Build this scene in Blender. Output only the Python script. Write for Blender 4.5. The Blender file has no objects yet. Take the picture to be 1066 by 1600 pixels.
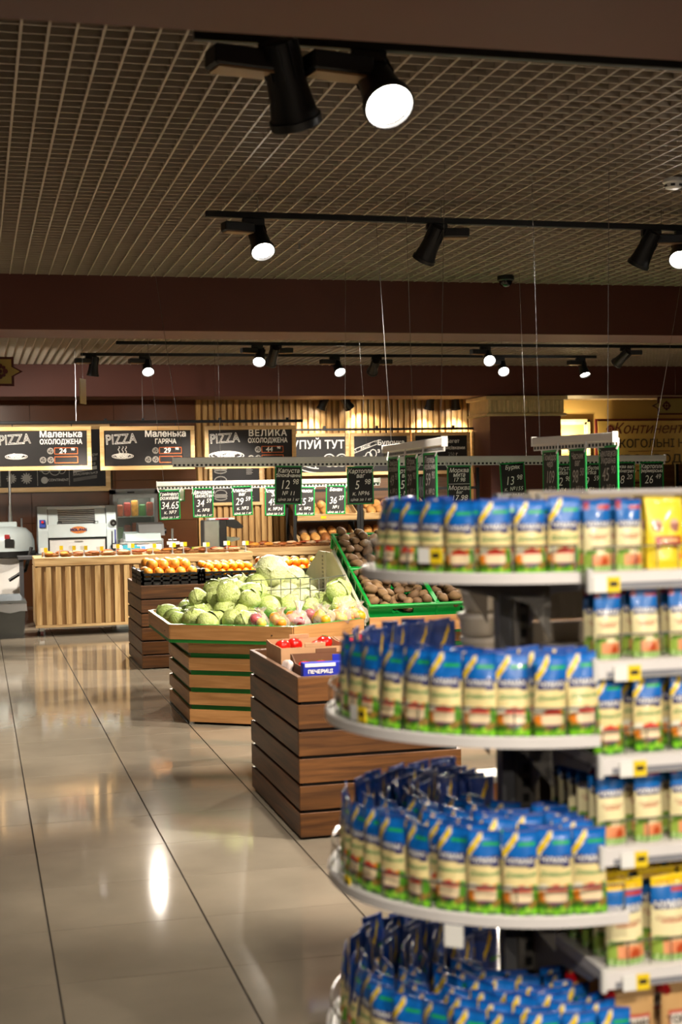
import bpy, bmesh, math, random
from math import sin, cos, pi, radians as RD
import numpy as np
from mathutils import Matrix, Vector
from mathutils.geometry import delaunay_2d_cdt

random.seed(11)
SC = bpy.context.scene
COL = SC.collection

# ------------------------------------------------------------------ camera, world, exposure
CAM_H = 1.69
YAW, PITCH, ROLL = 0.25165, -0.01975, -0.01812
cd = bpy.data.cameras.new('camera')
cam = bpy.data.objects.new('camera', cd)
COL.objects.link(cam)
cd.sensor_fit = 'VERTICAL'
cd.sensor_height = 36.0
cd.lens = 50.0
cd.clip_start = 0.05
cd.clip_end = 100
cd.dof.use_dof = True
cd.dof.focus_distance = 11.5
cd.dof.aperture_fstop = 3.4
_fw = Vector((sin(YAW) * cos(PITCH), cos(YAW) * cos(PITCH), sin(PITCH)))
_rt = Vector((cos(YAW), -sin(YAW), 0))
_up = _rt.cross(_fw)
_r2 = cos(ROLL) * _rt + sin(ROLL) * _up
_u2 = -sin(ROLL) * _rt + cos(ROLL) * _up
cam.matrix_world = Matrix(((_r2.x, _u2.x, -_fw.x, 0), (_r2.y, _u2.y, -_fw.y, 0),
                           (_r2.z, _u2.z, -_fw.z, CAM_H), (0, 0, 0, 1)))
SC.camera = cam

wd = bpy.data.worlds.new('world')
SC.world = wd
wd.use_nodes = True
wd.node_tree.nodes['Background'].inputs[0].default_value = (1.0, 0.86, 0.7, 1)
wd.node_tree.nodes['Background'].inputs[1].default_value = 0.03

vs = SC.view_settings
SC.display_settings.display_device = 'sRGB'
vs.view_transform = 'Standard'
vs.look = 'None'
vs.exposure = 0.22
vs.gamma = 1.0
vs.use_curve_mapping = False
LAMP_W = 330.0          # one track lamp, watts
LAMP_COL = (1.0, 0.89, 0.75)

# ------------------------------------------------------------------ materials
MATS = {}


def newmat(name):
    m = bpy.data.materials.new(name)
    m.use_nodes = True
    nt = m.node_tree
    return m, nt, nt.nodes['Principled BSDF']


def rgb(h):
    if isinstance(h, str):
        v = [int(h[i:i + 2], 16) / 255 for i in (0, 2, 4)]
        return tuple(((c / 12.92) if c < 0.04045 else ((c + 0.055) / 1.055) ** 2.4) for c in v)
    return h


def node(nt, kind, **kw):
    n = nt.nodes.new(kind)
    for k, v in kw.items():
        if k in n.inputs:
            n.inputs[k].default_value = v
        else:
            setattr(n, k, v)
    return n


def M(name, col, rough=0.5, metal=0.0, var=0.12, scale=8.0, stretch=(1, 1, 1), bump=0.0, spec=0.5, coat=0.0,
      rand=True, emit=0.0, alpha=1.0, detail=3.0):
    """principled material with a soft procedural tone variation"""
    if name in MATS:
        return MATS[name]
    col = rgb(col)
    m, nt, b = newmat(name)
    b.inputs['Roughness'].default_value = rough
    b.inputs['Metallic'].default_value = metal
    b.inputs['Specular IOR Level'].default_value = spec
    b.inputs['Coat Weight'].default_value = coat
    if coat:
        b.inputs['Coat Roughness'].default_value = 0.12
    tc = node(nt, 'ShaderNodeTexCoord')
    mp = node(nt, 'ShaderNodeMapping')
    mp.inputs['Scale'].default_value = tuple(scale * s for s in stretch)
    nt.links.new(tc.outputs['Object'], mp.inputs['Vector'])
    if rand:
        oi = node(nt, 'ShaderNodeObjectInfo')
        cx = node(nt, 'ShaderNodeCombineXYZ')
        ml = node(nt, 'ShaderNodeMath', operation='MULTIPLY')
        ml.inputs[1].default_value = 37.0
        nt.links.new(oi.outputs['Random'], ml.inputs[0])
        for i in range(3):
            nt.links.new(ml.outputs[0], cx.inputs[i])
        nt.links.new(cx.outputs[0], mp.inputs['Location'])
    nz = node(nt, 'ShaderNodeTexNoise')
    nz.inputs['Scale'].default_value = 1.0
    nz.inputs['Detail'].default_value = detail
    nt.links.new(mp.outputs[0], nz.inputs['Vector'])
    rp = node(nt, 'ShaderNodeValToRGB')
    rp.color_ramp.elements[0].position = 0.3
    rp.color_ramp.elements[1].position = 0.7
    rp.color_ramp.elements[0].color = (*[max(0, c * (1 - var)) for c in col], 1)
    rp.color_ramp.elements[1].color = (*[min(1, c * (1 + var)) for c in col], 1)
    nt.links.new(nz.outputs['Fac'], rp.inputs[0])
    nt.links.new(rp.outputs[0], b.inputs['Base Color'])
    if bump:
        bp = node(nt, 'ShaderNodeBump')
        bp.inputs['Strength'].default_value = bump
        bp.inputs['Distance'].default_value = 0.01
        nt.links.new(nz.outputs['Fac'], bp.inputs['Height'])
        nt.links.new(bp.outputs[0], b.inputs['Normal'])
    if emit:
        b.inputs['Emission Color'].default_value = (*col, 1)
        b.inputs['Emission Strength'].default_value = emit
    MATS[name] = m
    return m


def wood(name, c1, c2, stretch=(1, 14, 14), scale=2.2, rough=0.45, coat=0.0):
    if name in MATS:
        return MATS[name]
    m, nt, b = newmat(name)
    b.inputs['Roughness'].default_value = rough
    b.inputs['Coat Weight'].default_value = coat
    tc = node(nt, 'ShaderNodeTexCoord')
    mp = node(nt, 'ShaderNodeMapping')
    mp.inputs['Scale'].default_value = tuple(scale * s for s in stretch)
    oi = node(nt, 'ShaderNodeObjectInfo')
    cx = node(nt, 'ShaderNodeCombineXYZ')
    ml = node(nt, 'ShaderNodeMath', operation='MULTIPLY')
    ml.inputs[1].default_value = 53.0
    nt.links.new(oi.outputs['Random'], ml.inputs[0])
    for i in range(3):
        nt.links.new(ml.outputs[0], cx.inputs[i])
    nt.links.new(cx.outputs[0], mp.inputs['Location'])
    nt.links.new(tc.outputs['Object'], mp.inputs['Vector'])
    nz = node(nt, 'ShaderNodeTexNoise')
    nz.inputs['Scale'].default_value = 1.0
    nz.inputs['Detail'].default_value = 6.0
    nz.inputs['Distortion'].default_value = 0.6
    nt.links.new(mp.outputs[0], nz.inputs['Vector'])
    rp = node(nt, 'ShaderNodeValToRGB')
    rp.color_ramp.elements[0].position = 0.32
    rp.color_ramp.elements[1].position = 0.68
    rp.color_ramp.elements[0].color = (*rgb(c1), 1)
    rp.color_ramp.elements[1].color = (*rgb(c2), 1)
    nt.links.new(nz.outputs['Fac'], rp.inputs[0])
    hs = node(nt, 'ShaderNodeHueSaturation')
    mr = node(nt, 'ShaderNodeMapRange')
    mr.inputs['To Min'].default_value = 0.82
    mr.inputs['To Max'].default_value = 1.15
    nt.links.new(oi.outputs['Random'], mr.inputs['Value'])
    nt.links.new(mr.outputs[0], hs.inputs['Value'])
    nt.links.new(rp.outputs[0], hs.inputs['Color'])
    nt.links.new(hs.outputs[0], b.inputs['Base Color'])
    bp = node(nt, 'ShaderNodeBump')
    bp.inputs['Strength'].default_value = 0.15
    bp.inputs['Distance'].default_value = 0.004
    nt.links.new(nz.outputs['Fac'], bp.inputs['Height'])
    nt.links.new(bp.outputs[0], b.inputs['Normal'])
    MATS[name] = m
    return m


def glassy(name, col=(1, 1, 1), rough=0.03, clear=0.85):
    """thin clear sheet: mostly transparent with a glossy film"""
    if name in MATS:
        return MATS[name]
    m = bpy.data.materials.new(name)
    m.use_nodes = True
    nt = m.node_tree
    nt.nodes.clear()
    out = node(nt, 'ShaderNodeOutputMaterial')
    tr = node(nt, 'ShaderNodeBsdfTransparent')
    tr.inputs[0].default_value = (*col, 1)
    gl = node(nt, 'ShaderNodeBsdfPrincipled')
    gl.inputs['Base Color'].default_value = (*col, 1)
    gl.inputs['Roughness'].default_value = rough
    mx = node(nt, 'ShaderNodeMixShader')
    lw = node(nt, 'ShaderNodeLayerWeight')
    lw.inputs['Blend'].default_value = 0.35
    mr = node(nt, 'ShaderNodeMapRange')
    mr.inputs['To Min'].default_value = 1 - clear
    mr.inputs['To Max'].default_value = min(1.0, 1 - clear + 0.55)
    nt.links.new(lw.outputs['Fresnel'], mr.inputs['Value'])
    nt.links.new(mr.outputs[0], mx.inputs[0])
    nt.links.new(tr.outputs[0], mx.inputs[1])
    nt.links.new(gl.outputs[0], mx.inputs[2])
    nt.links.new(mx.outputs[0], out.inputs[0])
    MATS[name] = m
    return m


def emitter(name, col, strength):
    if name in MATS:
        return MATS[name]
    m = bpy.data.materials.new(name)
    m.use_nodes = True
    nt = m.node_tree
    nt.nodes.clear()
    out = node(nt, 'ShaderNodeOutputMaterial')
    e = node(nt, 'ShaderNodeEmission')
    e.inputs[0].default_value = (*col, 1)
    e.inputs[1].default_value = strength
    nt.links.new(e.outputs[0], out.inputs[0])
    MATS[name] = m
    return m


def printed(name, rough=0.32, coat=0.4):
    """printed foil: colours come from the print painted on the sheet's own grid"""
    if name in MATS:
        return MATS[name]
    m, nt, b = newmat(name)
    at = node(nt, 'ShaderNodeVertexColor', layer_name='Print')
    nt.links.new(at.outputs[0], b.inputs['Base Color'])
    b.inputs['Roughness'].default_value = rough
    b.inputs['Coat Weight'].default_value = coat
    b.inputs['Coat Roughness'].default_value = 0.08
    MATS[name] = m
    return m


# ------------------------------------------------------------------ mesh building
class MB:
    def __init__(self):
        self.v, self.f = [], []

    def add(self, vs, fs):
        n = len(self.v)
        self.v += [tuple(p) for p in vs]
        self.f += [tuple(i + n for i in f) for f in fs]
        return self

    def box(self, c, s, rz=0.0, ch=0.0, mat=None):
        hx, hy, hz = s[0] / 2, s[1] / 2, s[2] / 2
        if ch <= 0:
            pts = [Vector((x, y, z)) for z in (-hz, hz) for y in (-hy, hy) for x in (-hx, hx)]
            fs = [(0, 2, 3, 1), (4, 5, 7, 6), (0, 1, 5, 4), (2, 6, 7, 3), (0, 4, 6, 2), (1, 3, 7, 5)]
        else:
            ch = min(ch, hx * .9, hy * .9, hz * .9)
            pts, ix = [], {}
            for sx in (-1, 1):
                for sy in (-1, 1):
                    for sz in (-1, 1):
                        for a in range(3):
                            p = [sx * (hx - ch), sy * (hy - ch), sz * (hz - ch)]
                            p[a] = (sx * hx, sy * hy, sz * hz)[a]
                            ix[sx, sy, sz, a] = len(pts)
                            pts.append(Vector(p))
            fs = []
            for a in range(3):
                b, c2 = (a + 1) % 3, (a + 2) % 3
                for s_ in (-1, 1):
                    q = []
                    for sb, sc in ((-1, -1), (1, -1), (1, 1), (-1, 1)):
                        k = [0, 0, 0]
                        k[a], k[b], k[c2] = s_, sb, sc
                        q.append(ix[k[0], k[1], k[2], a])
                    fs.append(q)
                for sb in (-1, 1):
                    for sc in (-1, 1):
                        k0, k1 = [0, 0, 0], [0, 0, 0]
                        k0[a], k0[b], k0[c2] = -1, sb, sc
                        k1[a], k1[b], k1[c2] = 1, sb, sc
                        fs.append([ix[(*k0, b)], ix[(*k1, b)], ix[(*k1, c2)], ix[(*k0, c2)]])
            for sx in (-1, 1):
                for sy in (-1, 1):
                    for sz in (-1, 1):
                        fs.append([ix[sx, sy, sz, a] for a in range(3)])
        R = Matrix.Rotation(rz, 3, 'Z') if rz else None
        if mat is not None:
            pts = [mat @ p for p in pts]
        elif R is not None:
            pts = [R @ p for p in pts]
        C = Vector(c)
        return self.add([p + C for p in pts], fs)

    def span(self, x0, x1, y0, y1, z0, z1, ch=0.0):
        return self.box(((x0 + x1) / 2, (y0 + y1) / 2, (z0 + z1) / 2), (abs(x1 - x0), abs(y1 - y0), abs(z1 - z0)), ch=ch)

    def tube(self, pts, r, n=6, closed=False):
        pts = [Vector(p) for p in pts]
        vs, fs = [], []
        N = len(pts)
        ref = None
        for i, p in enumerate(pts):
            if closed:
                d = pts[(i + 1) % N] - pts[i - 1]
            else:
                d = pts[min(i + 1, N - 1)] - pts[max(i - 1, 0)]
            d.normalize()
            if ref is None:
                ref = Vector((0, 0, 1)) if abs(d.z) < .9 else Vector((1, 0, 0))
            a = (ref - d * ref.dot(d)).normalized()
            ref = a
            b = d.cross(a)
            rr = r[i] if isinstance(r, (list, tuple)) else r
            for k in range(n):
                t = 2 * pi * k / n
                vs.append(p + (a * cos(t) + b * sin(t)) * rr)
        for i in range(N if closed else N - 1):
            j = (i + 1) % N
            for k in range(n):
                fs.append((i * n + k, i * n + (k + 1) % n, j * n + (k + 1) % n, j * n + k))
        if not closed:
            fs.append(tuple(range(n))[::-1])
            fs.append(tuple((N - 1) * n + k for k in range(n)))
        return self.add(vs, fs)

    def cyl(self, p, q, r0, r1=None, n=16):
        return self.tube([p, q], [r0, r0 if r1 is None else r1], n)

    def lathe(self, prof, n=20, c=(0, 0, 0), cap=True):
        vs, fs = [], []
        for (r, z) in prof:
            for k in range(n):
                t = 2 * pi * k / n
                vs.append((c[0] + r * cos(t), c[1] + r * sin(t), c[2] + z))
        for i in range(len(prof) - 1):
            for k in range(n):
                fs.append((i * n + k, i * n + (k + 1) % n, (i + 1) * n + (k + 1) % n, (i + 1) * n + k))
        if cap:
            fs.append(tuple(range(n))[::-1])
            fs.append(tuple((len(prof) - 1) * n + k for k in range(n)))
        return self.add(vs, fs)

    def prism(self, poly, z0, z1, axis='z'):
        """poly in (a,b); axis z: (x,y), axis x: (y,z) extruded along x, axis y: (x,z) extruded along y"""
        n = len(poly)

        def P(a, b, t):
            return (a, b, t) if axis == 'z' else ((t, a, b) if axis == 'x' else (a, t, b))
        vs = [P(a, b, z0) for a, b in poly] + [P(a, b, z1) for a, b in poly]
        fs = [tuple(range(n))[::-1], tuple(range(n, 2 * n))]
        fs += [(i, (i + 1) % n, n + (i + 1) % n, n + i) for i in range(n)]
        return self.add(vs, fs)

    def ball(self, c, r, nu=14, nv=10, fn=None):
        rx, ry, rz = (r, r, r) if not isinstance(r, (tuple, list)) else r
        vs, fs = [], []
        for j in range(1, nv):
            ph = pi * j / nv
            for i in range(nu):
                th = 2 * pi * i / nu
                d = Vector((sin(ph) * cos(th), sin(ph) * sin(th), cos(ph)))
                k = fn(d) if fn else 1.0
                vs.append((c[0] + d.x * rx * k, c[1] + d.y * ry * k, c[2] + d.z * rz * k))
        k0 = fn(Vector((0, 0, 1))) if fn else 1
        k1 = fn(Vector((0, 0, -1))) if fn else 1
        vs += [(c[0], c[1], c[2] + rz * k0), (c[0], c[1], c[2] - rz * k1)]
        T, B = len(vs) - 2, len(vs) - 1
        for j in range(nv - 2):
            for i in range(nu):
                fs.append((j * nu + i, (j + 1) * nu + i, (j + 1) * nu + (i + 1) % nu, j * nu + (i + 1) % nu))
        for i in range(nu):
            fs.append((T, i, (i + 1) % nu))
            fs.append((B, (nv - 2) * nu + (i + 1) % nu, (nv - 2) * nu + i))
        return self.add(vs, fs)

    def mesh(self, name, mat, smooth=False):
        me = bpy.data.meshes.new(name)
        me.from_pydata(self.v, [], self.f)
        bm = bmesh.new()
        bm.from_mesh(me)
        bmesh.ops.recalc_face_normals(bm, faces=bm.faces)
        bm.to_mesh(me)
        bm.free()
        me.materials.append(mat)
        if smooth:
            for p in me.polygons:
                p.use_smooth = True
            if smooth != 'all':
                try:
                    me.set_sharp_from_angle(angle=RD(40))
                except Exception:
                    pass
        return me

    def build(self, name, mat, parent=None, smooth=False, loc=None, rot=None):
        return link(name, self.mesh(name, mat, smooth), parent, loc, rot)


def link(name, data, parent=None, loc=None, rot=None):
    o = bpy.data.objects.new(name, data)
    COL.objects.link(o)
    if parent is not None:
        o.parent = parent
    if loc is not None:
        o.location = loc
    if rot is not None:
        o.rotation_euler = rot if isinstance(rot, (tuple, list)) or hasattr(rot, 'order') else (0, 0, rot)
    return o


def tag(o, label, cat=None, group=None, kind=None):
    o['label'] = label
    if cat:
        o['category'] = cat
    if group:
        o['group'] = group
    if kind:
        o['kind'] = kind
    return o


def thing(name, label, cat, loc=(0, 0, 0), rot=0.0, group=None):
    o = link(name, None, None, loc, rot)
    o.empty_display_size = 0.05
    return tag(o, label, cat, group)


def struct(name, label, cat, mb=None, mat=None, smooth=False):
    o = mb.build(name, mat, None, smooth) if mb else link(name, None)
    return tag(o, label, cat, kind='structure')


def copy_tree(o, parent=None):
    c = o.copy()
    COL.objects.link(c)
    c.parent = parent
    for ch in o.children:
        copy_tree(ch, c)
    return c


ORD = ['first', 'second', 'third', 'fourth', 'fifth', 'sixth', 'seventh', 'eighth', 'ninth', 'tenth', 'eleventh',
       'twelfth', 'thirteenth', 'fourteenth', 'fifteenth', 'sixteenth', 'seventeenth', 'eighteenth', 'nineteenth',
       'twentieth']


def text_mesh(body, size, mat, shear=0.0, align='CENTER', bold=0.0, outline=0.0, sx=1.0, spacing=1.0):
    """lettering lying in the x-z plane facing -y, centred on its origin; outlines are filled by triangulation"""
    cu = bpy.data.curves.new('lettering', 'FONT')
    cu.body = body
    cu.size = size
    cu.shear = shear
    cu.align_x = align
    cu.align_y = 'CENTER'
    cu.space_character = spacing
    cu.resolution_u = 4 if body.isascii() else 2
    cu.fill_mode = 'NONE'
    if outline:
        cu.bevel_depth = outline
        cu.bevel_resolution = 0
    ob = bpy.data.objects.new('lettering', cu)
    me = bpy.data.meshes.new_from_object(ob)
    bpy.data.objects.remove(ob)
    bpy.data.curves.remove(cu)
    if outline:
        for v in me.vertices:
            x, y, z = v.co
            v.co = (x * sx, -0.0006 - z, y)
        me.materials.clear()
        me.materials.append(mat)
        return me
    # walk the outline loops
    nb = {}
    for e in me.edges:
        a, b = e.vertices
        nb.setdefault(a, []).append(b)
        nb.setdefault(b, []).append(a)
    loops, seen = [], set()
    for s in nb:
        if s in seen:
            continue
        lp, prev, cur = [], None, s
        while cur not in seen:
            seen.add(cur)
            lp.append(Vector(me.vertices[cur].co[:2]))
            nx = [n for n in nb[cur] if n != prev]
            if not nx:
                break
            prev, cur = cur, nx[0]
        if len(lp) > 2:
            loops.append(lp)
    bpy.data.meshes.remove(me)
    # scale about the cap size so that the triangulation works on well spread numbers; thicken for bold
    k = 1.0 / size
    vs, fs = [], []
    for lp in loops:
        pts = [p * k for p in lp]
        if bold:
            n = len(pts)
            area = sum(pts[i].x * pts[(i + 1) % n].y - pts[(i + 1) % n].x * pts[i].y for i in range(n))
            out = []
            for i in range(n):
                d1 = pts[i] - pts[i - 1]
                d2 = pts[(i + 1) % n] - pts[i]
                d = (d1.normalized() if d1.length > 1e-9 else d2) + (d2.normalized() if d2.length > 1e-9 else d1)
                if d.length > 1e-9:
                    d.normalize()
                    out.append(pts[i] + Vector((d.y, -d.x)) * bold * (k if body.isascii() else -k))
                else:
                    out.append(pts[i])
            pts = out
        base = len(vs)
        vs += pts
        fs.append(list(range(base, len(vs))))
    me = bpy.data.meshes.new('lettering')
    if fs:
        rv, re_, rf, _, _, _ = delaunay_2d_cdt(vs, [], fs, 1, 1e-5)
        P = np.array([tuple(v) for v in rv])
        F = [tuple(f) for f in rf]
        cen = np.array([P[list(f)].mean(0) for f in F])
        wn = np.zeros(len(F), int)       # winding number of every triangle centre
        for f in fs:
            q = np.array([tuple(vs[i]) for i in f])
            a, b = q[:, None, :], np.roll(q, -1, 0)[:, None, :]
            left = (b[..., 0] - a[..., 0]) * (cen[:, 1] - a[..., 1]) - (cen[:, 0] - a[..., 0]) * (b[..., 1] - a[..., 1])
            upw = (a[..., 1] <= cen[:, 1]) & (b[..., 1] > cen[:, 1]) & (left > 0)
            dnw = (a[..., 1] > cen[:, 1]) & (b[..., 1] <= cen[:, 1]) & (left < 0)
            wn += upw.sum(0) - dnw.sum(0)
        F = [f for f, w in zip(F, wn) if w != 0]
        me.from_pydata([(x * size * sx, -0.0006, y * size) for x, y in P], [], F)
    me.materials.append(mat)
    return me


def put_text(body, size, x, z, mat, parent, y=0.0, name='chalk_text', rot=0.0, **kw):
    o = link(name, text_mesh(body, size, mat, **kw), parent, (x, y, z))
    if rot:
        o.rotation_euler = (0, rot, 0)
    return o


def stroke(pts, r, x, z, mat, parent, y=0.0, name='chalk_drawing', closed=False):
    mb = MB()
    for s in (pts if isinstance(pts[0][0], (tuple, list)) else [pts]):
        mb.tube([(a, 0, b) for a, b in s], r, 4, closed)
    return mb.build(name, mat, parent, loc=(x, y, z))


def arc(cx, cy, rx, ry, a0=0, a1=360, n=18):
    return [(cx + rx * cos(RD(a0 + (a1 - a0) * i / n)), cy + ry * sin(RD(a0 + (a1 - a0) * i / n))) for i in range(n + 1)]


# ------------------------------------------------------------------ palette
W_LIGHT = wood('pale_oak', 'a8804f', 'd9bb88', (1, 14, 14))
W_LIGHT_V = wood('pale_oak_upright', 'a07a48', 'd6b680', (14, 14, 1))
W_SLATWALL = wood('slat_wall_oak', '9a7038', 'cfa566', (14, 14, 0.8))
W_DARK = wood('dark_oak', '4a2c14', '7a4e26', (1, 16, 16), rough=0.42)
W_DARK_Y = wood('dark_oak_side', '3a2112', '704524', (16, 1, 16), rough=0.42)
W_MID = wood('orange_beech', '9c6c3c', 'bd8a55', (1, 14, 14), rough=0.42)
W_FRAME = wood('frame_pine', 'c89a5c', 'e6c48c', (1, 10, 10))
BLACK = M('black_plastic', '101010', 0.45, var=0.05)
BLACKM = M('black_metal', '141414', 0.4, 0.3, var=0.05)
GREENP = M('green_plastic', '0a8a34', 0.35, var=0.1)
GREEND = M('green_paint', '0f6a22', 0.5, var=0.1)
GREENF = M('green_frame', '0c8a3c', 0.4, var=0.05)
CHALKB = M('chalkboard', '211f20', 0.75, var=0.12, scale=6)
CHALK = M('chalk_white', 'f2f0ea', 0.9, var=0.05)
CHALK_G = M('chalk_grey', 'a9a6a0', 0.9, var=0.1)
ORANGEL = M('orange_line', 'f07a3c', 0.8, var=0.03)
STEEL = M('steel', 'b9bcbc', 0.3, 0.9, var=0.06)
RAILW = M('rail_white', 'd2d0cc', 0.4, 0.2, var=0.04)
WHITEP = M('white_paint', 'd8d6d2', 0.35, var=0.04)
SHELFW = M('shelf_white', 'dcd8d6', 0.35, var=0.03)
MACHW = M('machine_white', 'c9d6d8', 0.3, var=0.04)
GREYD = M('dark_grey', '3a3a3c', 0.5, var=0.08)
CARD = M('cardboard', 'b98d66', 0.75, var=0.1)
WIRE = M('chrome_wire', 'b8b8b8', 0.25, 0.9, var=0.03)
YELT = M('yellow_label', 'f0cf18', 0.6, var=0.04)
WHT = M('white_label', 'ecebe6', 0.6, var=0.03)
CREAM = M('cream_wall', 'b59a60', 0.7, var=0.06, scale=2)
CREAMP = M('cream_panel', 'd8d0b4', 0.5, var=0.06, scale=4)
BROWNW = M('brown_paint', '5c3025', 0.6, var=0.06, scale=1.5)

# ================================================================== the setting
# floor: polished 60 cm tiles, wide dark joints along the aisle and hairline joints across it
GROUT = M('grout', '3b332c', 0.8, var=0.1)
TILE = M('polished_tile', '8f8575', 0.075, var=0.1, scale=3.0, stretch=(1, 1, 1), spec=0.42, detail=5)


def tile_far():
    m, nt, b = newmat('tile_beyond')
    tc = node(nt, 'ShaderNodeTexCoord')
    mp = node(nt, 'ShaderNodeMapping')
    mp.inputs['Location'].default_value = (-0.237, -4.92, 0)
    br = node(nt, 'ShaderNodeTexBrick')
    br.offset = 0.0
    br.inputs['Scale'].default_value = 1.0
    br.inputs['Brick Width'].default_value = 0.6
    br.inputs['Row Height'].default_value = 0.6
    br.inputs['Mortar Size'].default_value = 0.0025
    br.inputs['Color1'].default_value = (*rgb('8f8575'), 1)
    br.inputs['Color2'].default_value = (*rgb('8a8070'), 1)
    br.inputs['Mortar'].default_value = (*rgb('4d453c'), 1)
    nt.links.new(tc.outputs['Object'], mp.inputs['Vector'])
    nt.links.new(mp.outputs[0], br.inputs['Vector'])
    nt.links.new(br.outputs['Color'], b.inputs['Base Color'])
    b.inputs['Roughness'].default_value = 0.1
    return m


RX0, RX1, RY0, RY1 = -6.0, 15.0, -6.0, 23.0
floor = struct('floor', 'polished beige stone tile floor of the supermarket', 'floor')
TX0, TY0, NTX, NTY = 0.237 - 0.6 * 2, 4.92 - 0.6 * 3, 9, 25
fx1, fy1 = TX0 + NTX * .6, TY0 + NTY * .6
mb = MB()
mb.span(TX0, fx1, TY0, fy1, -0.06, -0.006)
mb.build('floor_bed', GROUT, floor)
mb = MB()
for (x0, x1, y0, y1) in ((RX0, TX0, RY0, RY1), (fx1, RX1, RY0, RY1), (TX0, fx1, RY0, TY0), (TX0, fx1, fy1, RY1)):
    mb.span(x0, x1, y0, y1, -0.06, 0.0)
mb.build('floor_beyond', tile_far(), floor)
tm = MB().box((0, 0, -0.005), (0.5935, 0.597, 0.010), ch=0.0008).mesh('floor_tile', TILE)
for i in range(NTX):
    for j in range(NTY):
        link('floor_tile', tm, floor, (TX0 + .6 * (i + .5), TY0 + .6 * (j + .5), 0))

# walls
YB = 21.0
WALLBR = M('brown_gloss_wall', '5e3820', 0.22, var=0.15, scale=1.2)
wl = struct('wall_back', 'dark brown glossy panelled wall behind the bakery', 'wall')
MB().span(RX0, 3.19, YB + .02, YB + .2, 0, 3.4).build('backing', M('wall_dark', '1c110b', .8), wl)
pm = MB().box((0, 0, 0), (1.196, .02, .596), ch=.002).mesh('wall_panel', WALLBR)
for i in range(7):
    for j in range(5):
        link('wall_panel', pm, wl, (3.19 - .6 - 1.2 * i, YB + .01, .3 + .6 * j))
ws = struct('wall_slat', 'pale wooden vertical slat wall behind the bread racks', 'wall')
MB().span(3.19, 9.0, YB + .02, YB + .2, 0, 3.4).build('backing', wood('slat_back', '8a6230', 'b58a4c', (14, 14, .8)), ws)
sm = MB().box((0, 0, 1.55), (.062, .045, 3.1), ch=.003).mesh('slat', W_SLATWALL)
for i in range(60):
    link('slat', sm, ws, (3.24 + .095 * i, YB, 0))
YR = 22.8
wr = struct('wall_right', 'cream wall with white moulded panels behind the column', 'wall')
MB().span(8.4, RX1, YR, YR + .2, 0, 3.4).build('wall_face', CREAM, wr)
MB().span(8.95, 9.05, YB + .2, YR, 0, 3.4).build('wall_return', CREAM, wr)
TRIMW = M('moulding_white', 'd6cfae', .5)


def moulding(x0, x1, z0, z1):
    mb = MB()
    for w, d in ((.09, .035), (.05, .055)):
        mb.span(x0, x1, YR - d, YR, z1 - w, z1)
        mb.span(x0, x1, YR - d, YR, z0, z0 + w)
        mb.span(x0, x0 + w, YR - d, YR, z0, z1)
        mb.span(x1 - w, x1, YR - d, YR, z0, z1)
    mb.build('moulding', TRIMW, wr)


moulding(9.2, 10.32, .9, 2.73)
moulding(10.72, 13.6, .9, 2.73)
for nm, (x0, x1, y0, y1) in (('wall_left', (RX0 - .2, RX0, RY0, RY1)), ('wall_side', (RX1, RX1 + .2, RY0, RY1)),
                             ('wall_front', (RX0, RX1, RY0 - .2, RY0))):
    struct(nm, {'wall_left': 'plain beige left wall of the shop', 'wall_side': 'plain beige far right wall of the shop',
                'wall_front': 'plain beige wall behind the viewer'}[nm], 'wall', MB().span(x0, x1, y0, y1, 0, 4.0),
           M('plain_wall', '9a8468', .7, var=.05))

# ceiling: dark slab, open cell lattice in three bays, brown bulkheads between them
HC, HB = 3.37, 2.94
SLAB = M('slab_dark', '2a2522', .9)
LATT = M('lattice', 'a89a88', .5, var=.05)
ce = struct('ceiling', 'dark ceiling slab above the open cell lattice', 'ceiling')
MB().span(RX0, RX1, RY0, RY1, 4.0, 4.1).build('slab', SLAB, ce)


def lattice(x0, x1, y0, y1, z, pitch=.1):
    mb = MB()
    n = int((x1 - x0) / pitch)
    for i in range(n + 1):
        mb.span(x0 + i * pitch - .005, x0 + i * pitch + .005, y0, y1, z, z + .045)
    n = int((y1 - y0) / pitch)
    for i in range(n + 1):
        mb.span(x0, x1, y0 + i * pitch - .004, y0 + i * pitch + .004, z + .004, z + .044)
    o = mb.build('lattice_grid', LATT, ce)
    o['kind'] = 'stuff'


lattice(-5, 10, 3.9, 11.4, HC)
lattice(-4, 14, 12.05, 19.6, HC)
lattice(-2, 14, 20.42, 22.8, 3.06)
lattice(-5, 10, -4.3, 3.35, HC)
for nm, lab, y0, y1 in (('bulkhead_near', 'brown ceiling bulkhead nearest the viewer at the top edge', 3.3, 3.9),
                        ('bulkhead_middle', 'wide brown ceiling bulkhead crossing above the cabbages', 11.4, 12.03),
                        ('bulkhead_far', 'narrow far brown ceiling bulkhead above the bakery signs', 19.6, 20.4)):
    struct(nm, lab, 'bulkhead', MB().span(RX0, RX1, y0, y1, HB, 4.0, ch=.004), BROWNW)

# column under the far bulkhead
co = struct('column', 'brown square column with a fluted cream capital', 'column')
MB().span(7.32, 8.44, 19.62, 20.38, 0, 2.66, ch=.01).build('shaft', BROWNW, co)
CAPM = M('capital_cream', 'c9b583', .6)
mb = MB().span(7.25, 8.51, 19.57, 20.43, 2.64, 2.68, ch=.006).span(7.29, 8.47, 19.6, 20.4, 2.68, 2.88)
mb.span(7.24, 8.52, 19.55, 20.44, 2.88, 2.935, ch=.006)
cp = mb.build('capital', CAPM, co)
for i in range(17):
    MB().cyl((7.33 + i * .07, 19.6, 2.69), (7.33 + i * .07, 19.6, 2.87), .025, n=8).build('flute', CAPM, cp)

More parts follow.
